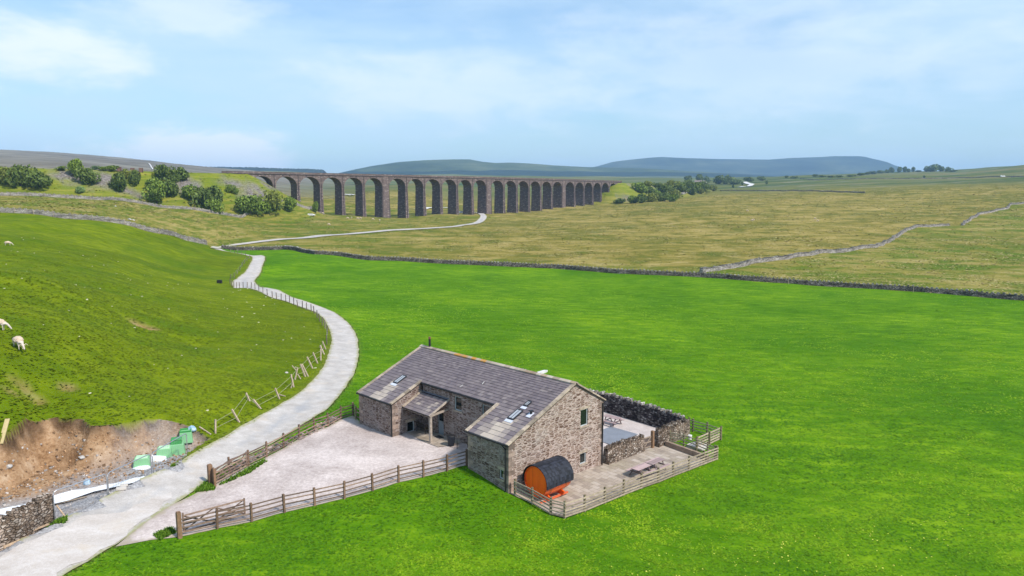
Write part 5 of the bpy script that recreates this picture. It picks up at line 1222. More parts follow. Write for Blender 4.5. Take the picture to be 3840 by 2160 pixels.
stick('drain_pipe', (450,1768), (520,1740), .13, .13, mat('terracotta_plastic', (.42,.13,.09), .6, .1), 'terracotta coloured plastic pipe lying on the white sheeting', 'pipe', round_=True)
stick('log', (14,2052), (160,1978), .34, .34, LOG, 'thick bare log lying along the foot of the brown stone wall', 'log', .17, .15, True)
stick('plank', (24,2030), (182,1955), .16, .06, LOG, 'thin bare plank lying between the thick log and the wall', 'plank', .32, .3)
stick('plank', (204,1808+26), (322,1808), .1, .06, WOODP, 'long pale batten lying on the grey rubble behind the mesh fence', 'plank')
stick('plank', (0,1640), (30,1590), .3, .08, mat('yellow_new_timber', (.45,.36,.18), .8, .15, 4), 'yellow new timber planks jutting up at the left edge of the bank', 'plank', .1, .55)
p0, p1 = P3(gb(253,1950), 0), P3(gb(215,1930), 1.15); m = MB(); m.bar(Vector((0,0,0)), p1-p0, .09, .04); o = m.build('prop', LOG); o.location = p0; setp(o, 'thin wooden prop leaning against the near end of the mesh fence', 'prop')
def mesh_panel(a, b, label, hgt=2.0):
    a, b = P3(gb(*a), .12), P3(gb(*b), .12); r_ = empty('mesh_fence_panel', a, label, 'fence panel', 'steel mesh panels by the excavation'); d = b-a; n = d.normalized(); n = Vector((-n.y, n.x, 0)); c = .22; U = Vector((0,0,1)); dn = d.normalized()
    m = MB(); pts = [Vector((0,0,0)), U*(hgt-c), U*(hgt-c*.3) + dn*c*.3, U*hgt + dn*c, U*hgt + d - dn*c, U*(hgt-c*.3) + d - dn*c*.3, U*(hgt-c) + d, d]; m.tube(pts, .036, 6); m.tube([U*.12, d + U*.12], .026, 6); m.build('frame', METAL, r_)
    m = MB(); L_ = d.length; k = int(L_/.22)
    for i in range(1, k): m.bar(d*i/k + U*.12, d*i/k + U*(hgt-.02), .006, .006, up=tuple(n))
    for z in (.5, .95, 1.4, 1.8): m.bar(U*z, d + U*z, .006, .006)
    m.build('wire_mesh', METAL, r_)
    return r_
mesh_panel((206,1936), (404,1854), 'steel mesh fence panel beside the grey rubble, nearest the camera')
mesh_panel((408,1853), (568,1763), 'steel mesh fence panel in front of the lone tank cover, middle of the three')
mesh_panel((574,1761), (702,1681), 'steel mesh fence panel standing before the lettered tank cover, farthest of the three')
for px, py, lb in [(408,1855,'black block foot under the joint of the near and middle mesh panels'), (574,1769,'black block foot under the joint of the middle and far mesh panels')]:
    m = MB(); m.box((0,0,.08),(.7,.24,.15), Matrix.Rotation(-.2,3,'Z'), .02); o = m.build('block_foot', mat('black_rubber_block', (.05,.045,.045), .9), bevel=.03); o.location = P3(gb(px,py), 0); setp(o, lb, 'block', 'feet of the mesh fence')
for px, py, sx, sy, sz, lb in [(455,1838,.62,.42,.16,'pale flat concrete block lying on the track by the mesh fence, larger of two'), (466,1826,.5,.32,.14,'pale flat concrete block behind its larger neighbour on the track edge')]:
    m = MB(); m.box((0,0,sz/2),(sx,sy,sz), Matrix.Rotation(.5,3,'Z'), .02); o = m.build('concrete_block', CONC, bevel=.015); o.location = P3(gb(px,py), .05); setp(o, lb, 'block')
def boulder(px, py, s_, label, m_=None, group=None, fl=.6):
    p = atz(px, py); me = bpy.data.meshes.new('boulder'); bm = bmesh.new(); bmesh.ops.create_icosphere(bm, subdivisions=2, radius=1)
    for v in bm.verts: v.co = Vector((v.co.x*s_, v.co.y*s_*.8, v.co.z*s_*fl)) * (1 + .7*float(vnoise(v.co.x*2+px, v.co.y*2+v.co.z*3, .9, 61)))
    bm.to_mesh(me); bm.free(); me.materials.append(m_ or mat('limestone', (.40,.38,.36), .9, .25, 2)); o = bpy.data.objects.new('boulder', me); C.objects.link(o); o.location = p; return setp(o, label, 'boulder', group)
boulder(307,1715,.24,'pale boulder at the foot of the brown earth bank'); boulder(33,1748,.3,'whitish boulder on the left of the excavation floor')
boulder(486,824,.8,'pale limestone boulder beyond the hill wall, upper of the cluster'); boulder(499,826,.65,'pale limestone boulder just right of the upper one beyond the hill wall'); boulder(495,843,1.3,'wide pale rock outcrop right behind the hill wall'); boulder(516,849,1.0,'pale rock outcrop behind the hill wall, right of the wide one')
boulder(433,774,.5,'single white boulder in the slope between the two left walls'); boulder(1075,893+505,.2,'white lump lying in the grass beside the bent lane fence')

# ------------------------------------------------------------------ LANE FENCE OF WIRE AND POSTS
def Z5(x, y): return (700 + x/2.8975, 850 + y/2.8975)
def Z7(x, y): return (700 + x/2.8986, 1200 + y/2.8986)
lean_px = []
good = [Z5(*q) for q in [(472,612),(490,630),(513,640),(540,660),(576,668),(615,680),(658,695),(702,707),(745,718),(787,732),(831,747),(878,764),(932,782),(978,800),(1027,818),(1079,832),(1120,842),(1165,858),(1209,880),(1257,892),(1304,908),(1355,928),(1385,950),(1418,995),(1445,1030),(1472,1068),(1503,1100),(1528,1160),(1524,1280)]]
up = [Z5(*q) for q in [(478,548),(515,530),(550,500),(578,470),(605,440),(630,420),(655,395),(685,370)]]
def wire_fence(label, pxs, hgt=1.25, name='wire_fence', w=.11, wires=(.3,.6,.9,1.15), lean=.05, group=None, wr=.012, pm=None):
    pts = [P3(gb(*q)) for q in pxs]; r_ = empty(name, pts[0], label, 'fence', group); O = pts[0]
    for p in pts:
        m = MB(); t = Vector((random.gauss(0,lean), random.gauss(0,lean), hgt)); m.bar(p-O-Vector((0,0,.3)), p-O+t, w, w, col=random.random()); m.build('post', pm or WIREPOST, r_)
    for z in wires:
        m = MB()
        for a, b in zip(pts[:-1], pts[1:]): m.bar(a-O+Vector((0,0,z)), b-O+Vector((0,0,z)), wr, wr)
        m.build('wire', WIRE, r_)
    return r_
wire_fence('long post and wire fence following the left edge of the pale lane round its bends', good, 1.3)
wire_fence('short post and wire fence climbing from the lane bend to the upper corner', up, 1.2)
wire_fence('row of thin posts beside the lane behind the upper corner', [Z5(*q) for q in [(478,278),(520,285),(555,290),(600,298),(640,303)]], 1.1)
def leaning():
    pairs = [((1475,230),(1515,320)),((1450,275),(1500,370)),((1457,315),(1457,435)),((1372,352),(1428,465)),((1308,400),(1375,520)),((1235,478),(1293,608)),((1252,478),(1325,605)),((1205,515),(1175,640)),((1132,588),(1165,725)),((960,740),(1015,860)),((722,862),(818,970)),((645,792),(690,885)),((490,970),(582,1110)),((312,1080),(310,1225))]
    b0 = P3(gb(*Z7(*pairs[0][1]))); r_ = empty('broken_fence', b0, 'broken fence of leaning grey posts and sagging wire on the grassy verge of the lane', 'fence'); tops = []
    for (t, b) in pairs:
        B = P3(gb(*Z7(*b)), -.15); tp = Vector(ony(*Z7(*t), B.y + .25)); m = MB(); m.bar(B-b0, tp-b0, .13, .13, col=random.uniform(.5,1)); m.build('post', WOODP, r_); tops.append((B.lerp(tp,.85)-b0, B.lerp(tp,.45)-b0))
    for k in (0, 1):
        m = MB()
        for a, b in zip(tops[:-1], tops[1:]): m.bar(a[k], b[k], .02, .02)
        m.build('wire', mat('pale_rusty_wire', (.4,.38,.25), .7), r_)
leaning()
for (a, b, lb) in [((1390,318),(1450,298),'loose rail propped across the top of the broken fence near the lane bend'), ((1145,495),(1190,542),'loose rail lying against a dark leaning post'), ((1152,690),(1132,742),'short stub of pale wood beside a leaning post'), ((1004,805),(1078,742),'pale orange stick jutting up from the broken fence'), ((1004,810),(1075,832),'grey stick lying level from the broken fence'), ((137,1160),(265,1242),'long stick lying on the bank edge by the excavation'), ((1205,588),(1240,640),'flat grey board lying in the grass by the lane')]:
    pa, pb = P3(gb(*Z7(*b)), .05), None; tp = Vector(ony(*Z7(*a), pa.y + .2)); m = MB(); m.bar(Vector((0,0,0)), tp-pa, .1, .07, col=.8); o = m.build('loose_rail', WOODP); o.location = pa; setp(o, lb, 'rail')
def along(poly, n, off=0.0):
    ps = resample(poly, 1.0); idx = np.linspace(0, len(ps)-1, n).astype(int); return [ps[i] for i in idx]
def post_row(label, pts, hgt, w, every=1):
    r_ = empty('post_row', P3(pts[0]), label, 'fence'); O = P3(pts[0])
    for p in pts:
        m = MB(); q = P3(p); m.bar(q-O-Vector((0,0,.3)), q-O+Vector((random.gauss(0,.12), random.gauss(0,.08), hgt*random.uniform(.9,1.15))), w, w, col=random.random()); m.build('post', WOODP, r_)
    for z in (hgt*.85,):
        m = MB()
        for a, b in zip(pts[:-1], pts[1:]): m.bar(P3(a)-O+Vector((0,0,z)), P3(b)-O+Vector((0,0,z)), .02, .02)
        m.build('wire', WIRE, r_)
w2 = [(q[0]+.3, q[1]-.8) for q in [ony(*w) for w in Wl2]]
post_row('row of pale posts standing against the wall below the embankment', along(w2, 36), 1.75, .16)
w1 = [(q[0]+.2, q[1]-.6) for q in [ony(*w) for w in Wl1]]
post_row('row of pale posts standing against the wall on the green hill crest', along(w1, 17), 1.6, .12)
for px, py, lb in [(1572,984,'nearest the lane'), (1759,995,'above the barn chimney'), (2956,1066,'near the foot of the pale moor wall'), (3424,1098,'farthest right of the four')]:
    p = gb(px, py); m = MB(); m.bar((0,0,-.2), (.05,0,1.9), .1, .1, col=.8); o = m.build('marker_post', WOODP); o.location = P3(p); setp(o, 'pale post standing at the long field wall, ' + lb, 'post', 'posts at the field wall')
q_ = gb(823,1056); m = MB(); m.box((0,0,.35),(1.0,.6,.7), None, .02); m.box((0,0,.72),(.8,.4,.05)); o = m.build('water_trough', mat('black_plastic_trough', (.02,.02,.022), .6)); o.location = P3(q_); setp(o, 'small black trough standing in the green hill field near the lane bend', 'trough')
p = at(3634,706); m = MB(); m.tube([(0,0,-.5),(0,0,5)], [.16,.1], 6); m.bar((-.8,0,4.6),(.8,0,4.6),.12,.12); o = m.build('pole', WOODP); o.location = p; setp(o, 'lone thin pole on the skyline of the right hand moor', 'pole')

# ------------------------------------------------------------------ TREES AND BUSHES
def crown_mesh(seed, m_, n=620, leaf=.13, lobes=9, flat=1.0, low=.08):
    r = np.random.default_rng(seed); V = []; Fc = []; T_ = []
    L_ = [(r.normal(0,.34), r.normal(0,.34), r.uniform(.28,.72), r.uniform(.3,.5), r.uniform(-.16,.16)) for _ in range(lobes)] + [(0,0,.5,.55,0)]
    wts = np.array([l[3]**2 for l in L_]); wts /= wts.sum()
    for k in range(n):
        lx, ly, lz, lr, lt = L_[r.choice(len(L_), p=wts)]; d = r.normal(0,1,3); d /= np.linalg.norm(d); rad = lr * (r.uniform(.55,1.08) ** .5)
        c = np.array([lx, ly, lz]) + d * rad * np.array([1,1,.8*flat]); c[2] = max(c[2], low*r.random()); c[:2] *= min(1, (c[2]+.35)/.6)
        if c[2] > 1: c[2] = 1 - (c[2]-1)*.5
        nrm = d * .55 + r.normal(0,.55,3) + np.array([0,0,.35]); nrm /= np.linalg.norm(nrm); a = np.cross(nrm, r.normal(0,1,3)); a /= np.linalg.norm(a); b = np.cross(nrm, a)
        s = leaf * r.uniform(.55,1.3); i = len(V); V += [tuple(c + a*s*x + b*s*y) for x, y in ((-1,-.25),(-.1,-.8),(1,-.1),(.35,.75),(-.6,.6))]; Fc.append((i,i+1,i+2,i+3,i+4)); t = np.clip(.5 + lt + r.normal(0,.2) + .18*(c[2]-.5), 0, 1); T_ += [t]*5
    me = bpy.data.meshes.new('crown'); me.from_pydata(V, [], Fc); me.materials.append(m_); a = me.attributes.new('tint', 'FLOAT_COLOR', 'POINT'); T_ = np.array(T_); a.data.foreach_set('color', np.stack([T_,T_,T_,np.ones(len(T_))],1).ravel()); me.update(); return me
def trunk_mesh(seed, hgt=.5):
    r = np.random.default_rng(seed); m = MB(); m.tube([(0,0,-.06),(r.normal(0,.02),0,hgt*.5),(r.normal(0,.05),r.normal(0,.05),hgt)], [.055,.04,.028], 6)
    for k in range(4):
        a = r.uniform(0,6.28); z = hgt*r.uniform(.4,.8); m.tube([(0,0,z),(.2*math.cos(a),.2*math.sin(a),z+.16),(.36*math.cos(a),.36*math.sin(a),z+.34)], [.024,.016,.008], 5)
    me = bpy.data.meshes.new('trunk'); me.from_pydata([tuple(v) for v in m.v], [], m.f); me.materials.append(BARK); return me
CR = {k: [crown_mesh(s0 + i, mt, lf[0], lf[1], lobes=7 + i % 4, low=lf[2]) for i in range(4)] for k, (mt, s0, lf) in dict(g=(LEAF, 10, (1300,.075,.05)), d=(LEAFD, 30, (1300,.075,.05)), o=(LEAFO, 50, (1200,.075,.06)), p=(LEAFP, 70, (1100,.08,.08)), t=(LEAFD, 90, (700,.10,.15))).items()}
TK = [trunk_mesh(i) for i in range(4)]
def tree(px, py, w, hh, kind, label, cat='bush', name='bush', group=None, pos=None, lift=0.0):
    p = pos or at(px, py); d = (Vector(p) - cam.location).dot(Vector((0, math.cos(PITCH), -math.sin(PITCH)))); s = d / F; Wm, Hm = w*s, hh*s*1.06
    r_ = empty(name, (p[0], p[1], hz(p[0], p[1])), label, cat, group, random.uniform(0, 6.28))
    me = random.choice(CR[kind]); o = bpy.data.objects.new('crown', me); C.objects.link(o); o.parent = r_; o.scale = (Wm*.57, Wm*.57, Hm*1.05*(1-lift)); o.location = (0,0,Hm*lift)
    if lift or name == 'tree' or Wm > 6:
        t = bpy.data.objects.new('trunk', random.choice(TK)); C.objects.link(t); t.parent = r_; t.scale = (Wm*.7, Wm*.7, Hm*1.1)
    return r_
G1 = 'bushes on the railway embankment'; 
for px, py, w, hh, k, lb in [
 (15,690,70,64,'o','olive bush cut by the left edge of the picture'), (78,697,78,76,'d','large dark bush beside the olive one at the left edge'), (133,702,98,58,'d','wide low dark bush right of the large dark one'),
 (294,660,62,60,'g','tall bright green bush rising above the embankment top over dark scree'), (330,690,74,58,'d','round grey green bush just below the tall bright one'), (298,725,38,27,'p','small pale shrub alone on the grass above the wall'),
 (444,717,72,66,'d','dark round bush with a stem left of the twin refuges'), (472,672,42,38,'o','olive bush peeping behind the dark round bush'), (511,694,52,54,'d','compact dark bush under the refuge huts'),
 (611,674,66,52,'d','rounded dark bush at the embankment top, left of the viaduct'), (680,676,66,46,'d','spreading dark bush with bare stems at the embankment top'), (645,692,50,36,'d','low dark bush between the two embankment top bushes'),
 (578,712,72,42,'g','bright green bush behind the standing tree'), (642,737,60,60,'d','dark shaded bush right of the standing tree'),
 (712,747,62,52,'g','green bush at the left end of the big thicket'), (762,767,64,60,'d','dark bush inside the big thicket'), (800,786,108,84,'d','broad dark bush, largest of the thicket below the abutment'), (809,800,64,48,'g','bright round bush at the foot of the thicket by the wall'),
 (861,721,30,26,'g','little bush on the scree below the abutment'), (884,727,26,20,'g','smaller little bush right of its twin on the scree'), (917,800,74,62,'g','green bush on the left of the clump below the first arch'), (962,803,82,62,'g','wide pale green bush in the middle of the clump below the first arch'),
 (1003,802,60,44,'g','low green bush at the foot of the clump by the wall'), (1017,796,78,72,'o','olive green bush on the right of the clump below the first arch'), (1083,795,62,55,'g','bright rounded bush in front of the second pier'), (1046,789,24,24,'p','whitish flowering shrub between the clump and the second pier')]:
    tree(px, py, w, hh, k, lb, group=G1)
tree(589, 763, 84, 74, 'g', 'round topped green tree standing on a dark trunk by the wall', 'tree', 'tree', lift=.16)
tree(1185, 800, 28, 42, 'g', 'slim tree growing against the foot of the third pier', 'tree', 'tree', lift=.1)
for px, py, w, hh, lb in [(231,633,40,9,'low bush line on the embankment top left of the tall bright bush'), (356,634,34,11,'low bush on the embankment top right of the tall bright bush'), (395,636,44,11,'low bush left of the first refuge'), (422,636,50,15,'taller bush just before the first refuge')]:
    tree(px, py+3, w, hh+3, 'g', lb, group=G1)
G2 = 'bushes beyond the far end of the viaduct'
rights = [(2323,764,34,18),(2369,763,46,24),(2407,761,46,30),(2445,756,46,27),(2478,755,42,25),(2400,722,46,31),(2434,728,42,25),(2424,701,26,21),(2490,727,42,29),(2455,740,40,24),(2508,734,46,33),(2536,745,40,27),(2500,750,40,24),(2522,756,40,22),(2562,723,38,26),(2512,701,36,21),(2579,706,36,27),(2607,717,46,28),(2646,717,36,23),(2674,717,30,19),(2635,701,32,19),(2548,711,40,26),(2590,731,40,22),(2626,727,36,18),(2470,710,36,22)]
ORD = 'first second third fourth fifth sixth seventh eighth ninth tenth eleventh twelfth thirteenth fourteenth fifteenth sixteenth seventeenth eighteenth nineteenth twentieth'.split() + ['twenty first', 'twenty second', 'twenty third', 'twenty fourth', 'twenty fifth']
for i, (px, py, w, hh) in enumerate(rights):
    row = [q for q in sorted(rights) if (q[1] > 737) == (py > 737)]; k_ = row.index((px, py, w, hh))
    tree(px, py, w*1.25, hh*1.1, ('d', 'g', 'd', 'o')[i % 4], '%s bush from the left in the %s row of the thicket beyond the viaduct' % (ORD[k_], 'lower' if py > 737 else 'upper'), group=G2)
G3 = 'distant trees round the far farmhouse'
for px, py, w, hh, k, lb in [(2584,684,34,22,'t','round dark tree left of the far farmhouse'),(2626,680,36,24,'t','dark tree behind the far farmhouse roof'),(2652,686,26,22,'t','tree just right of the far farmhouse'),(2696,690,46,28,'t','broad dark tree in the middle of the far farm trees'),(2724,691,36,30,'t','tall dark tree right of the broad one'),(2760,690,44,16,'d','low hedge like tree at the right end of the farm trees'),(2811,681,36,16,'t','dark tree beside the white far road'),(2858,678,30,15,'t','dark tree right of the white far road'),(2749,704,9,11,'t','tiny tree in the meadow below the far farm trees'),(2785,695,11,12,'t','tiny tree touching the white far road'),(2875,691,9,13,'t','tiny tree alone on the moor right of the far road')]:
    tree(px, py, w, hh, k, lb, 'tree', 'tree', group=G3)
G4 = 'trees on the right hand skyline'
sky = [(2948,667,20,8),(2975,669,26,7),(3054,663,18,9),(3085,664,30,6),(3120,665,30,6),(3150,664,30,6),(3190,662,32,7),(3227,658,30,10),(3250,655,24,9),(3272,653,30,11),(3305,650,30,11),(3325,649,22,12),(3345,647,18,18),(3370,647,20,19),(3395,646,18,19),(3408,646,14,14),(3422,644,17,16),(3440,645,26,6),(3496,643,44,24),(3475,643,26,18),(3532,643,20,20),(3551,643,24,15),(3570,644,30,6),(3464,667,10,8)]
slb = {18:'rounded dark tree, biggest on the right hand skyline', 16:'compact dark tree on the right skyline left of the biggest', 20:'pointed tree right of the biggest on the right skyline'}
for i, (px, py, w, hh) in enumerate(sky):
    tree(px, py, w, hh, 't', slb.get(i, '%s tree from the left in the thin tree line on the right hand skyline' % ORD[i]), 'tree', 'tree', group=G4)

# ------------------------------------------------------------------ ANIMALS, PEOPLE, VEHICLES, FAR HOUSES
def skin(name, verts, edges, radii, mat_, parent=None, root=0, sub=2):
    me = bpy.data.meshes.new(name); me.from_pydata(verts, edges, []); o = bpy.data.objects.new(name, me); C.objects.link(o)
    if parent: o.parent = parent
    me.materials.append(mat_); md = o.modifiers.new('skin', 'SKIN'); md.use_smooth_shade = True
    for i, v in enumerate(me.skin_vertices[0].data if me.skin_vertices else []): pass
    if not me.skin_vertices: me.attributes.new  # the modifier adds the layer when it is created through the API
    return o, md
def skinned(name, verts, edges, radii, mat_, parent=None, root=0, sub=2):
    """skin + subdivision, baked to a mesh"""
    me = bpy.data.meshes.new(name); bm = bmesh.new(); lay = bm.verts.layers.skin.verify()
    vs = [bm.verts.new(v) for v in verts]
    for v, r in zip(vs, radii): v[lay].radius = (r, r) if not isinstance(r, tuple) else r; v[lay].use_root = False
    vs[root][lay].use_root = True
    for a, b in edges: bm.edges.new((vs[a], vs[b]))
    bm.to_mesh(me); bm.free(); t = bpy.data.objects.new('tmp', me); C.objects.link(t)
    t.modifiers.new('skin', 'SKIN'); s_ = t.modifiers.new('sub', 'SUBSURF'); s_.levels = sub; s_.render_levels = sub
    dg = bpy.context.evaluated_depsgraph_get(); dg.update(); out = bpy.data.meshes.new_from_object(t.evaluated_get(dg)); bpy.data.objects.remove(t)
    out.name = name; out.materials.clear(); out.materials.append(mat_); out.polygons.foreach_set('use_smooth', [True]*len(out.polygons))
    o = bpy.data.objects.new(name, out); C.objects.link(o)
    if parent: o.parent = parent
    return o
SKINM = mat('sheep_skin', (.55,.47,.40), .9, .2, 6); FLEECE = mat('cream_fleece', (.55,.43,.33), 1, .16, 7, .02)
def sheep(loc, rz, label, group='sheep', s=1.0, graze=True, detail=True):
    r_ = empty('sheep', loc, label, 'sheep', group, rz)
    hd = [(.60,0,.50),(.76,0,.30),(.86,0,.16),(.93,0,.05)] if graze else [(.56,0,.72),(.66,0,.90),(.78,0,.95),(.92,0,.88)]
    V = [(-.42,0,.60),(-.15,0,.60),(.15,0,.58),(.40,0,.60)] + hd
    E_ = [(0,1),(1,2),(2,3),(3,4),(4,5),(5,6),(6,7)]; Rr = [.16,.2,.2,.16,.10,.075,.07,.045]
    for x, sg in ((-.36,1),(-.36,-1),(.34,1),(.34,-1)):
        i = len(V); off = random.uniform(-.06,.06); hind = x < 0
        V += [(x, sg*.13, .44), (x + (.05 if hind else 0) + off*.3, sg*.13, .34), (x - (.05 if hind else -.01) + off*.7, sg*.125, .20), (x - (.02 if hind else 0) + off, sg*.125, .03), (x + .05 + off, sg*.125, .015)]
        E_ += [(0 if hind else 3, i), (i,i+1), (i+1,i+2), (i+2,i+3), (i+3,i+4)]; Rr += [.085,.055,.032,.025,.025]
    i = len(V); V += [(-.56,0,.58),(-.62,0,.44)]; E_ += [(0,i),(i,i+1)]; Rr += [.05,.03]
    skinned('body', V, E_, Rr, SKINM, r_, root=1, sub=1)
    me = bpy.data.meshes.new('fleece'); bm = bmesh.new(); bmesh.ops.create_icosphere(bm, subdivisions=4, radius=1)
    for v in bm.verts:
        c = v.co.copy(); x = c.x; w = 1 + .10*math.cos(x*2.4) ; k = 1 + .22*float(vnoise(c.x*6+3, c.y*6+c.z*5, .9, 70)) + .10*float(vnoise(c.x*14, c.y*14+c.z*9, .9, 71))
        v.co = Vector((x*.56*k, c.y*.255*w*k, .60 + c.z*(.255 if c.z > 0 else .22)*w*k))
        if x > .5: v.co.z += (-.22 if graze else .12)*(x-.5)
    bm.to_mesh(me); bm.free(); me.materials.append(FLEECE); me.polygons.foreach_set('use_smooth', [True]*len(me.polygons)); o = bpy.data.objects.new('fleece', me); C.objects.link(o); o.parent = r_
    if detail:
        for sg in (-1, 1):
            a = Vector(hd[1]) + Vector((0, sg*.06, .05)); m = MB(); m.tube([a, a + Vector((-.02, sg*.12, .06)), a + Vector((.03, sg*.2, -.01)), a + Vector((.10, sg*.19, -.05))], [.028,.024,.018,.006], 6); m.build('horn', mat('horn', (.5,.42,.3), .5), r_)
            m = MB(); m.tube([a - Vector((.03,0,.02)), a + Vector((-.04, sg*.1, -.06))], [.025,.008], 6); m.build('ear', SKINM, r_)
            m = MB(); e = Vector(hd[2]) + Vector((0, sg*.06, .04)); m.tube([e, e + Vector((0, sg*.012, .0))], .012, 6); m.build('eye', BLACK, r_)
    r_.scale = (s, s, s); return r_
p = atz(70,1308); sheep(p, -.62, 'shaggy cream sheep grazing on the green hill above the excavation, biggest in view', s=1.28)
proto = None
p = atz(30,921); proto = sheep(p, .5, 'white sheep grazing high on the green hill near the left edge', graze=True, detail=False, s=1.0)
def sheep_copy(px, py, rz, label, s=1.1):
    p = atz(px, py); c = copy_tree(proto); c.location = p; c.rotation_euler.z = rz; c.scale = (s,s,s); c['label'] = label; return c
sheep_copy(-4,1238,.1,'sheep half cut off by the left edge of the picture on the green hill', 1.2)
for px, py, rz, lb in [(1303,821,0,'white sheep on the green mound before the fourth pier, leftmost of the flock'),(1318,820,2,'small white sheep second from the left of the flock on the green mound'),(1341,822,.3,'white sheep in the middle of the flock on the green mound'),(1352,822,3,'white sheep close right of the middle one on the green mound'),(1398,825,.1,'white sheep below the fifth pier, right of the middle pair'),(1424,829,1.4,'white sheep rightmost of the flock on the green mound'),(1233,845,.3,'white sheep alone low on the left of the green mound'),
    (2802,793,0,'white sheep alone and highest on the brown moor right of the viaduct'),(2819,829,.2,'white sheep on the brown moor, left one of a pair'),(2825,828,3,'white sheep on the brown moor, right one of a pair'),(3056,823,0,'white sheep on the moor, upper one of the two to the right'),(3066,831,.4,'white sheep on the moor, lower one of the two to the right'),(1210,803,0,'dark looking sheep near the wall end by the third pier')]:
    sheep_copy(px, py, rz, lb, 1.25)

def person(px, py, rz, shirt, trousers, label, z=None):
    p = atz(px, py); r_ = empty('person', p + Vector((0,0,.1)), label, 'person', 'people walking under the viaduct', rz)
    V = [(0,0,.92),(0,0,1.12),(0,0,1.36),(0,0,1.5),(0,.01,1.62),(0,.02,1.72)]; E_ = [(0,1),(1,2),(2,3),(3,4),(4,5)]; Rr = [.13,.12,.15,.055,.09,.075]
    for sg in (-1, 1):
        i = len(V); st = sg*.14; V += [(sg*.09,0,.86),(sg*.1,st*.6+.03,.48),(sg*.1,st,.08),(sg*.1,st+.14,.04)]; E_ += [(0,i),(i,i+1),(i+1,i+2),(i+2,i+3)]; Rr += [.09,.06,.045,.035]
        i = len(V); V += [(sg*.19,0,1.4),(sg*.24,-st*.4,1.12),(sg*.24,-st*.9+.06,.88),(sg*.24,-st+.09,.80)]; E_ += [(2,i),(i,i+1),(i+1,i+2),(i+2,i+3)]; Rr += [.055,.045,.035,.03]
    skinned('body', V, E_, Rr, mat('skin', (.5,.3,.22), .6), r_, root=0, sub=1)
    skinned('jacket', [(0,0,.88),(0,0,1.12),(0,0,1.38),(.19,0,1.4),(.245,-.06,1.12),(-.19,0,1.4),(-.245,.06,1.12)], [(0,1),(1,2),(2,3),(3,4),(2,5),(5,6)], [.16,.155,.175,.08,.065,.08,.065], shirt, r_, sub=1)
    skinned('trousers', [(0,0,.88),(.09,0,.8),(.1,.1,.48),(.1,.14,.16),(-.09,0,.8),(-.1,-.05,.48),(-.1,-.14,.16)], [(0,1),(1,2),(2,3),(0,4),(4,5),(5,6)], [.145,.11,.08,.065,.11,.08,.065], trousers, r_, sub=1)
    me = skinned('hair', [(0,-.02,1.66),(0,-.01,1.75)], [(0,1)], [.085,.07], mat('brown_hair', (.06,.035,.02), .8), r_, sub=1)
    return r_
person(1775,803,.3, mat('white_jacket', (.8,.8,.8)), mat('dark_trousers', (.03,.03,.04)), 'person in a white top walking under the viaduct, left of the two')
person(1782,803,-.2, mat('black_jacket', (.02,.02,.025)), mat('dark_trousers'), 'person in dark clothes walking under the viaduct, right of the two')
TYRE = mat('tyre', (.02,.02,.02), .9)
def car(px, py, rz, paint, label, Lc=4.3, Wc=1.78, Hc=1.48, van=False, s=1.0):
    p = atz(px, py); r_ = empty('car' if not van else 'van', p, label, 'van' if van else 'car', None, rz)
    prof = [(-.5,.28),(-.5,.62),(-.47,.78),(-.40,1.0),(-.30,.985),(.20,.97),(.30,.70),(.47,.60),(.5,.45),(.5,.26)] if not van else [(-.5,.25),(-.5,.95),(-.48,1),(.25,1),(.36,.72),(.48,.6),(.5,.45),(.5,.25)]
    V = []; n = len(prof)
    for sg, wk in ((-1, 1), (1, 1)):
        for x, z in prof: V.append((x*Lc, sg*Wc/2*(1 if z < .66 else .84), z*Hc))
    F_ = [tuple(range(n)), tuple(range(n, 2*n))[::-1]] + [(i, n+i, n+(i+1) % n, (i+1) % n) for i in range(n)]
    o = mesh_obj('body', V, F_, paint, r_); md = o.modifiers.new('b', 'BEVEL'); md.width = .07; md.segments = 2
    for sg in (-1, 1):
        m = MB(); y = sg*(Wc/2*.90); m.add([(-.38*Lc,y,.68*Hc),(.24*Lc,y,.68*Hc),(.17*Lc,y*.95,.9*Hc),(-.34*Lc,y*.95,.9*Hc),(-.38*Lc,y*1.03,.68*Hc),(.24*Lc,y*1.03,.68*Hc),(.17*Lc,y*.98,.9*Hc),(-.34*Lc,y*.98,.9*Hc)], [(0,1,2,3),(7,6,5,4),(0,4,5,1),(1,5,6,2),(2,6,7,3),(3,7,4,0)]); m.build('side_window', GLASS, r_)
        for x in (-.31, .31):
            m = MB(); m.tube([(x*Lc, sg*(Wc/2-.2), .32), (x*Lc, sg*(Wc/2+.01), .32)], .32, 14); w_ = m.build('wheel', TYRE, r_); m = MB(); m.tube([(x*Lc, sg*(Wc/2), .32), (x*Lc, sg*(Wc/2+.03), .32)], .19, 10); q = m.build('rim', METAL, r_)
        m = MB(); m.box((Lc*.49, sg*Wc*.36, .5*Hc), (.06,.3,.14)); m.build('headlight', mat('lamp_glass', (.8,.8,.8), .2), r_)
    m = MB(); m.bar((.285*Lc,0,.74*Hc), (.21*Lc,0,.94*Hc), Wc*.78, .03, up=(1,0,0) if False else (0,0,1)); m.build('windscreen', GLASS, r_)
    return r_
WP = mat('white_paint', (.8,.8,.8), .3, .03); DP = mat('dark_grey_paint', (.06,.065,.07), .3, .1)
car(1168,810,.15,WP,'white car parked at the end of the wall in front of the third pier', 4.4)
car(1734,800,.2,WP,'white and dark van parked under the viaduct beside the two people', 5.0,1.9,1.9,True)
car(3760,664,.1,WP,'small white van on the far moor road at the right', 6.5,2.4,2.6,True); car(3799,665,.1,DP,'small grey car on the far moor road at the right edge', 5.5,2.0,2.0)
car(1317,733,0,WP,'tiny white car on the far track seen through the fifth arch', 5,2,1.8)
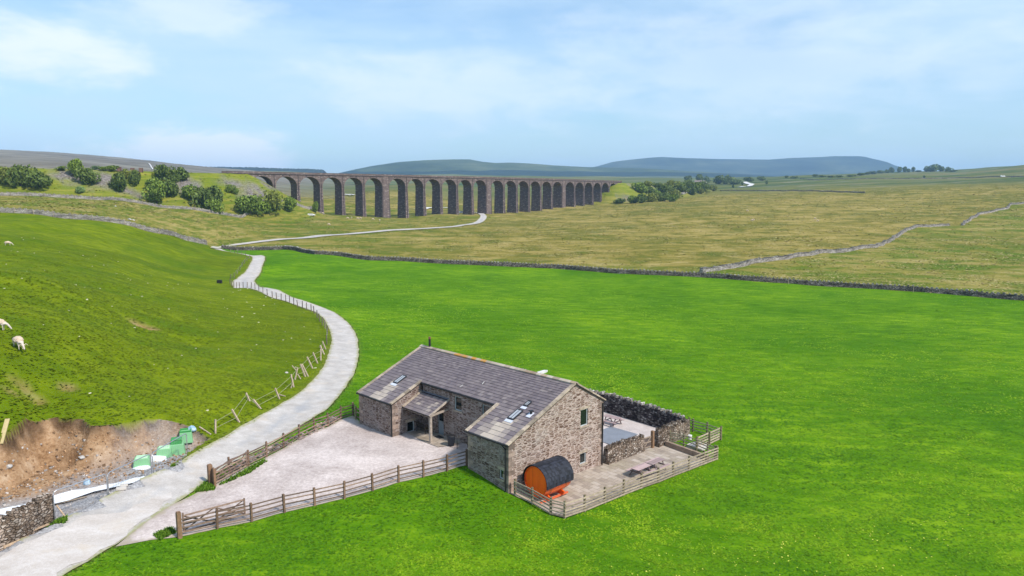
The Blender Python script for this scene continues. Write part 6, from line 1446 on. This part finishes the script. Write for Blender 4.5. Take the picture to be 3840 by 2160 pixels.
def house(px, py, w, d, hh, label, rz, roofc=(.16,.13,.12), wallc=(.42,.37,.32)):
    p = atz(px, py); r_ = empty('farmhouse', p, label, 'house', None, rz); wm = mat('far_wall_%d' % px, wallc); m = MB()
    V = [(-w/2,-d/2,-1),(w/2,-d/2,-1),(w/2,d/2,-1),(-w/2,d/2,-1),(-w/2,-d/2,hh),(w/2,-d/2,hh),(w/2,d/2,hh),(-w/2,d/2,hh),(-w/2,0,hh+d*.35),(w/2,0,hh+d*.35)]
    mesh_obj('wall', V, [(0,1,5,4),(1,2,6,9,5),(2,3,7,6),(3,0,4,8,7)], wm, r_)
    e = .4; t = .25; zz = lambda y: hh + d*.35 - abs(y)*.7
    for sg in (-1, 1):
        V = [(x, y, zz(y) + k) for k in (.03, t) for x, y in ((-w/2-e,0),(w/2+e,0),(w/2+e,sg*(d/2+e)),(-w/2-e,sg*(d/2+e)))]
        mesh_obj('roof', V, [(0,1,2,3),(4,5,6,7),(0,1,5,4),(1,2,6,5),(2,3,7,6),(3,0,4,7)], mat('far_roof', roofc), r_)
    for x in (-w/2+.6, w/2-.6): m = MB(); m.box((x,0,hh+d*.35+.4),(.9,.9,1.6)); m.build('chimney', wm, r_)
    for x in (-w*.28, 0, w*.28):
        for z in (1.4, 4.0):
            if z + 1 < hh: m = MB(); m.box((x,-d/2-.02,z),(1.0,.06,1.3)); m.build('window', GLASS, r_)
    return r_
house(2618,692,13,8,5.2,'grey roofed far farmhouse among the dark trees right of the thicket', -.3, (.22,.17,.15))
house(2640,690,9,7,4.2,'small pale gabled barn right of the far farmhouse', 1.0, (.34,.28,.26), (.5,.45,.4))
p = at(576,640); m = MB(); m.box((0,0,.6),(.9,.8,1.3)); m.box((0,0,1.3),(1.0,.9,.1)); o = m.build('hut', WP); o.location = p; setp(o, 'small white hut where the pale far track meets the embankment top', 'hut')

# ------------------------------------------------------------------ GRASS, STONES
def grass():
    N = 300000; r = RNG
    az = r.uniform(R_(-37), R_(37), N); dist = 26 * np.exp(r.uniform(0, 1, N) ** .85 * math.log(240/26)); x = dist*np.sin(az); y = dist*np.cos(az)
    ok = np.ones(N, bool)
    for poly in (road_poly, gravel_poly, patio_poly, yard_poly, HOUSE_POLY, pit_poly): ok &= ~inpoly(x, y, poly)
    ok &= ~inpoly(x, y, [gb(-200,2220), gb(0,2085), gb(220,1985), gb(430,1900), gb(560,1935), gb(430,2045), gb(215,2155), gb(120,2300), gb(-100,2500)])
    x, y = x[ok], y[ok]; clump = vnoise(x, y, 1.1, 80) + .6*vnoise(x, y, 3.1, 81) + .5*vnoise(x, y, .45, 83); keep = r.uniform(0, 1, len(x)) < np.clip(.6 + clump*.9, .15, 1) * np.clip((235 - np.hypot(x, y)) / 130, 0, 1); x, y, clump = x[keep], y[keep], clump[keep]
    z = h(x, y); n = len(x); rr = np.hypot(x, y); hil = inpoly(x, y, hill_poly)
    k2 = hil | inpoly(x, y, field_poly); x, y, z, clump, rr, hil = x[k2], y[k2], z[k2], clump[k2], rr[k2], hil[k2]; n = len(x)
    out = []; cols = []
    for k in range(2):
        a = r.uniform(0, 6.28, n); s = r.uniform(.05, .10, n) * (1 + rr/130); hh = r.uniform(.015, .065, n) * np.where(hil, .6, 1); ox, oy = r.normal(0, .08, n), r.normal(0, .08, n); ll = r.uniform(.14, .3, n) * (1 + rr/200); lx, ly = -np.sin(a)*ll, np.cos(a)*ll
        b0 = np.stack([x+ox - s*np.cos(a), y+oy - s*np.sin(a), z-.02], 1); b1 = np.stack([x+ox + s*np.cos(a), y+oy + s*np.sin(a), z-.02], 1); tp = np.stack([x+ox+lx, y+oy+ly, z+hh], 1)
        out.append(np.stack([b0, b1, tp], 1).reshape(-1, 3)); t = np.clip(.5 + .35*clump + .6*vnoise(x, y, 5, 85) + .4*vnoise(x, y, 19, 86) + r.normal(0, .13, n), 0, 1); cols.append(np.repeat(np.stack([t, hil.astype(float), t], 1), 3, 0))
    V = np.concatenate(out); Cc = np.concatenate(cols); nf = len(V)//3; me = bpy.data.meshes.new('grass'); me.vertices.add(len(V)); me.vertices.foreach_set('co', V.ravel()); me.loops.add(len(V)); me.loops.foreach_set('vertex_index', np.arange(len(V))); me.polygons.add(nf); me.polygons.foreach_set('loop_start', np.arange(nf)*3); me.polygons.foreach_set('loop_total', np.full(nf, 3)); me.update(calc_edges=True)
    at_ = me.attributes.new('tint', 'FLOAT_COLOR', 'POINT'); at_.data.foreach_set('color', np.concatenate([Cc, np.ones((len(Cc), 1))], 1).ravel())
    m = bpy.data.materials.new('grass_blades'); m.use_nodes = True; g = NT(m.node_tree); b = g.n['Principled BSDF']; a = g.n.new('ShaderNodeAttribute'); a.attribute_name = 'tint'; s = g.n.new('ShaderNodeSeparateColor'); g.l.new(a.outputs['Color'], s.inputs[0])
    f = [tuple(c*k for c in q) for q, k in zip(G_FIELD, (1.5, 1.1, 1.1))]; hl = [tuple(c*k for c in q) for q, k in zip(G_HILL, (1.7, 1.1, 1.05))]
    c = g.mix(s.outputs[1], g.ramp(s.outputs[0], [(.0, f[0]), (.5, f[1]), (1, f[2])]), g.ramp(s.outputs[0], [(.0, hl[0]), (.5, hl[1]), (1, hl[2])]))
    tr = g.n.new('ShaderNodeBsdfTranslucent'); g.put(tr.inputs['Color'], c); mx = g.n.new('ShaderNodeMixShader'); mx.inputs[0].default_value = .15; g.put(b.inputs['Base Color'], c); b.inputs['Roughness'].default_value = .8; b.inputs['Specular IOR Level'].default_value = .1
    outn = g.n['Material Output']; g.l.new(b.outputs[0], mx.inputs[1]); g.l.new(tr.outputs[0], mx.inputs[2]); g.l.new(mx.outputs[0], outn.inputs[0]); me.materials.append(m)
    o = bpy.data.objects.new('grass', me); C.objects.link(o); setp(o, 'short bright grass tufts covering the fields round the barn', 'grass', kind='stuff')
grass()
def tussocks():
    N = 60000; r = RNG; az = r.uniform(R_(-36), R_(37), N); dist = 150 * np.exp(r.uniform(0, 1, N) * math.log(900/150)); x = dist*np.sin(az); y = dist*np.cos(az); rr = dist
    ok = ~inpoly(x, y, field_poly) & ~inpoly(x, y, hill_poly) & ~inpoly(x, y, lane_poly) & ~inpoly(x, y, road_poly) & (segdist(x, y, QLs[::4]) > 2.5); x, y, rr = x[ok], y[ok], rr[ok]
    pt = vnoise(x, y, 22, 90) + .7 * vnoise(x, y, 7, 91); k = r.uniform(0, 1, len(x)) < np.clip(.45 + pt, .08, 1); x, y, rr, pt = x[k], y[k], rr[k], pt[k]; n = len(x); z = h(x, y); lt = x < -.05 * y
    out, cols = [], []
    for q in range(3):
        a = r.uniform(0, 6.28, n); s_ = r.uniform(.15, .38, n) * (1 + rr/450); hh = r.uniform(.03, .12, n) * (1 + rr/900); ox, oy = r.normal(0, .5, n), r.normal(0, .5, n); ll = r.uniform(.3, .6, n) * (1 + rr/600)
        b0 = np.stack([x+ox - s_*np.cos(a), y+oy - s_*np.sin(a), z-.06], 1); b1 = np.stack([x+ox + s_*np.cos(a), y+oy + s_*np.sin(a), z-.06], 1); tp = np.stack([x+ox-np.sin(a)*ll, y+oy+np.cos(a)*ll, z+hh], 1)
        out.append(np.stack([b0, b1, tp], 1).reshape(-1, 3)); t = np.clip(.55 + .7*pt + r.normal(0, .17, n) - .12*lt, 0, 1); cols.append(np.repeat(t, 3))
    V = np.concatenate(out); Cc = np.concatenate(cols); nf = len(V)//3; me = bpy.data.meshes.new('tussocks'); me.vertices.add(len(V)); me.vertices.foreach_set('co', V.ravel()); me.loops.add(len(V)); me.loops.foreach_set('vertex_index', np.arange(len(V))); me.polygons.add(nf); me.polygons.foreach_set('loop_start', np.arange(nf)*3); me.polygons.foreach_set('loop_total', np.full(nf, 3)); me.update(calc_edges=True)
    at_ = me.attributes.new('tint', 'FLOAT_COLOR', 'POINT'); at_.data.foreach_set('color', np.stack([Cc, Cc, Cc, np.ones(len(Cc))], 1).ravel()); me.materials.append(leaf_mat('moor_tussock', (.10,.12,.02), (.23,.20,.055), (.38,.31,.13)))
    o = bpy.data.objects.new('tussocks', me); C.objects.link(o); setp(o, 'straw and olive tussocks of rough grass all over the moor', 'rough grass', kind='stuff')
tussocks()
def scatter(name, pts, size, m_, label, cat, flat=.5):
    m = MB()
    for p in pts:
        s = size * random.uniform(.5, 1.4); M = Matrix.Rotation(random.uniform(0, 6), 3, 'Z'); m.box(p + Vector((0,0,s*flat*.3)), (s, s*.7, s*flat), M, s*.15, random.random())
    o = m.build(name, m_); return setp(o, label, cat, kind='stuff')
def rnd_in(poly, n, keep=lambda x, y: True):
    P_ = np.array(poly); out = []
    while len(out) < n:
        x, y = random.uniform(P_[:,0].min(), P_[:,0].max()), random.uniform(max(25, P_[:,1].min()), P_[:,1].max())
        if inpoly(np.array([x]), np.array([y]), P_)[0] and keep(x, y): out.append(Vector((x, y, hz(x, y))))
    return out
hp = [q for q in rnd_in([(-60,50),(-10,60),(-22,95),(-40,160),(-110,160)], 130, lambda x, y: bool(inpoly(np.array([x]), np.array([y]), hill_poly)[0]) and not inpoly(np.array([x]), np.array([y]), pit_poly)[0])]
scatter('pale_stones', hp, .2, mat('pale_field_stone', (.55,.52,.36), .9, .2, 3), 'small pale stones and flowers strewn over the green hill field', 'stones', .3)
pp = rnd_in(pit_poly, 520, lambda x, y: float(segdist(np.array([x]), np.array([y]), pit_top)[0]) > .4)
cp = rnd_in([gb(-60,1660), gb(200,1556), gb(500,1574), gb(760,1622), gb(700,1690), gb(430,1735), gb(200,1770), gb(-60,1790)], 650, lambda x, y: bool(inpoly(np.array([x]), np.array([y]), pit_poly)[0]) and float(segdist(np.array([x]), np.array([y]), pit_top)[0]) > .25)
scatter('clods', cp, .12, mat('earth_clod', (.30,.185,.105), 1, .35, 3, tint=.5), 'brown earth clods tumbling down the cut bank of the excavation', 'clods', .8)
scatter('rubble', pp, .13, mat('rubble_stone', (.36,.33,.31), .9, .35, 3, tint=.5), 'small grey and brown rubble strewn over the excavation floor and bank', 'rubble', .6)
bp_ = [q for q in rnd_in([FB[1], FB[-2], (FB[-2][0]-.9, FB[-2][1]+.9), (FB[1][0]-.6, FB[1][1]+.8)], 220)]
scatter('rubble', bp_, .24, mat('rubble_brown', (.28,.22,.19), .9, .35, 3, tint=.5), 'brown broken stones heaped under the back fence beside the forecourt', 'rubble', .7)
yf = rnd_in([(-14,36),(22,33),(34,52),(8,44)], 320)
scatter('buttercups', yf, .06, mat('buttercup_yellow', (.75,.72,.12), .7), 'tiny yellow flowers dotted through the foreground grass', 'flowers', .5)
def tufts(name, polys, n, label):
    m = MB()
    for poly in polys:
        for p in rnd_in(poly, n):
            for k in range(3):
                a = random.uniform(0, 6.28); s = random.uniform(.05,.1); hh = random.uniform(.1,.28); m.col = random.random(); m.add([p + Vector((-s*math.cos(a), -s*math.sin(a), 0)), p + Vector((s*math.cos(a), s*math.sin(a), 0)), p + Vector((random.gauss(0,.08), random.gauss(0,.08), hh))], [(0,1,2)])
    o = m.build(name, leaf_mat('tuft_green', (.03,.08,.006), (.085,.18,.01), (.17,.28,.03))); setp(o, label, 'grass', kind='stuff')
tufts('grass_tufts', [[gb(*q) for q in P_] for P_ in ([(596,1757),(620,1726),(652,1732),(655,1748)], [(164,1962),(200,1935),(250,1944),(248,1966)], [(728,1850),(770,1812),(800,1822),(806,1842)], [(575,2010),(640,1985),(665,2000),(600,2028)], [(806,1830),(930,1760),(990,1728),(1000,1735),(940,1775),(860,1812)])], 330, 'unmown grass tufts growing at the foot of posts, walls and gates')

# ------------------------------------------------------------------ HAZE
def haze():
    m = bpy.data.materials.new('air'); m.use_nodes = True; n = m.node_tree.nodes; n.clear(); out = n.new('ShaderNodeOutputMaterial'); v = n.new('ShaderNodeVolumePrincipled')
    v.inputs['Color'].default_value = (.40,.64,1.0,1); v.inputs['Density'].default_value = HAZE; v.inputs['Anisotropy'].default_value = 0.1; m.node_tree.links.new(v.outputs[0], out.inputs['Volume'])
    b = MB(); zmin, zmax = -60, 400; b.box((0, 4900, (zmin+zmax)/2), (34000, 12600, zmax-zmin)); o = b.build('haze', m); o['kind'] = 'stuff'
HAZE = 0.00010
haze()
SC.cycles.volume_bounces = 1; SC.cycles.max_bounces = 6
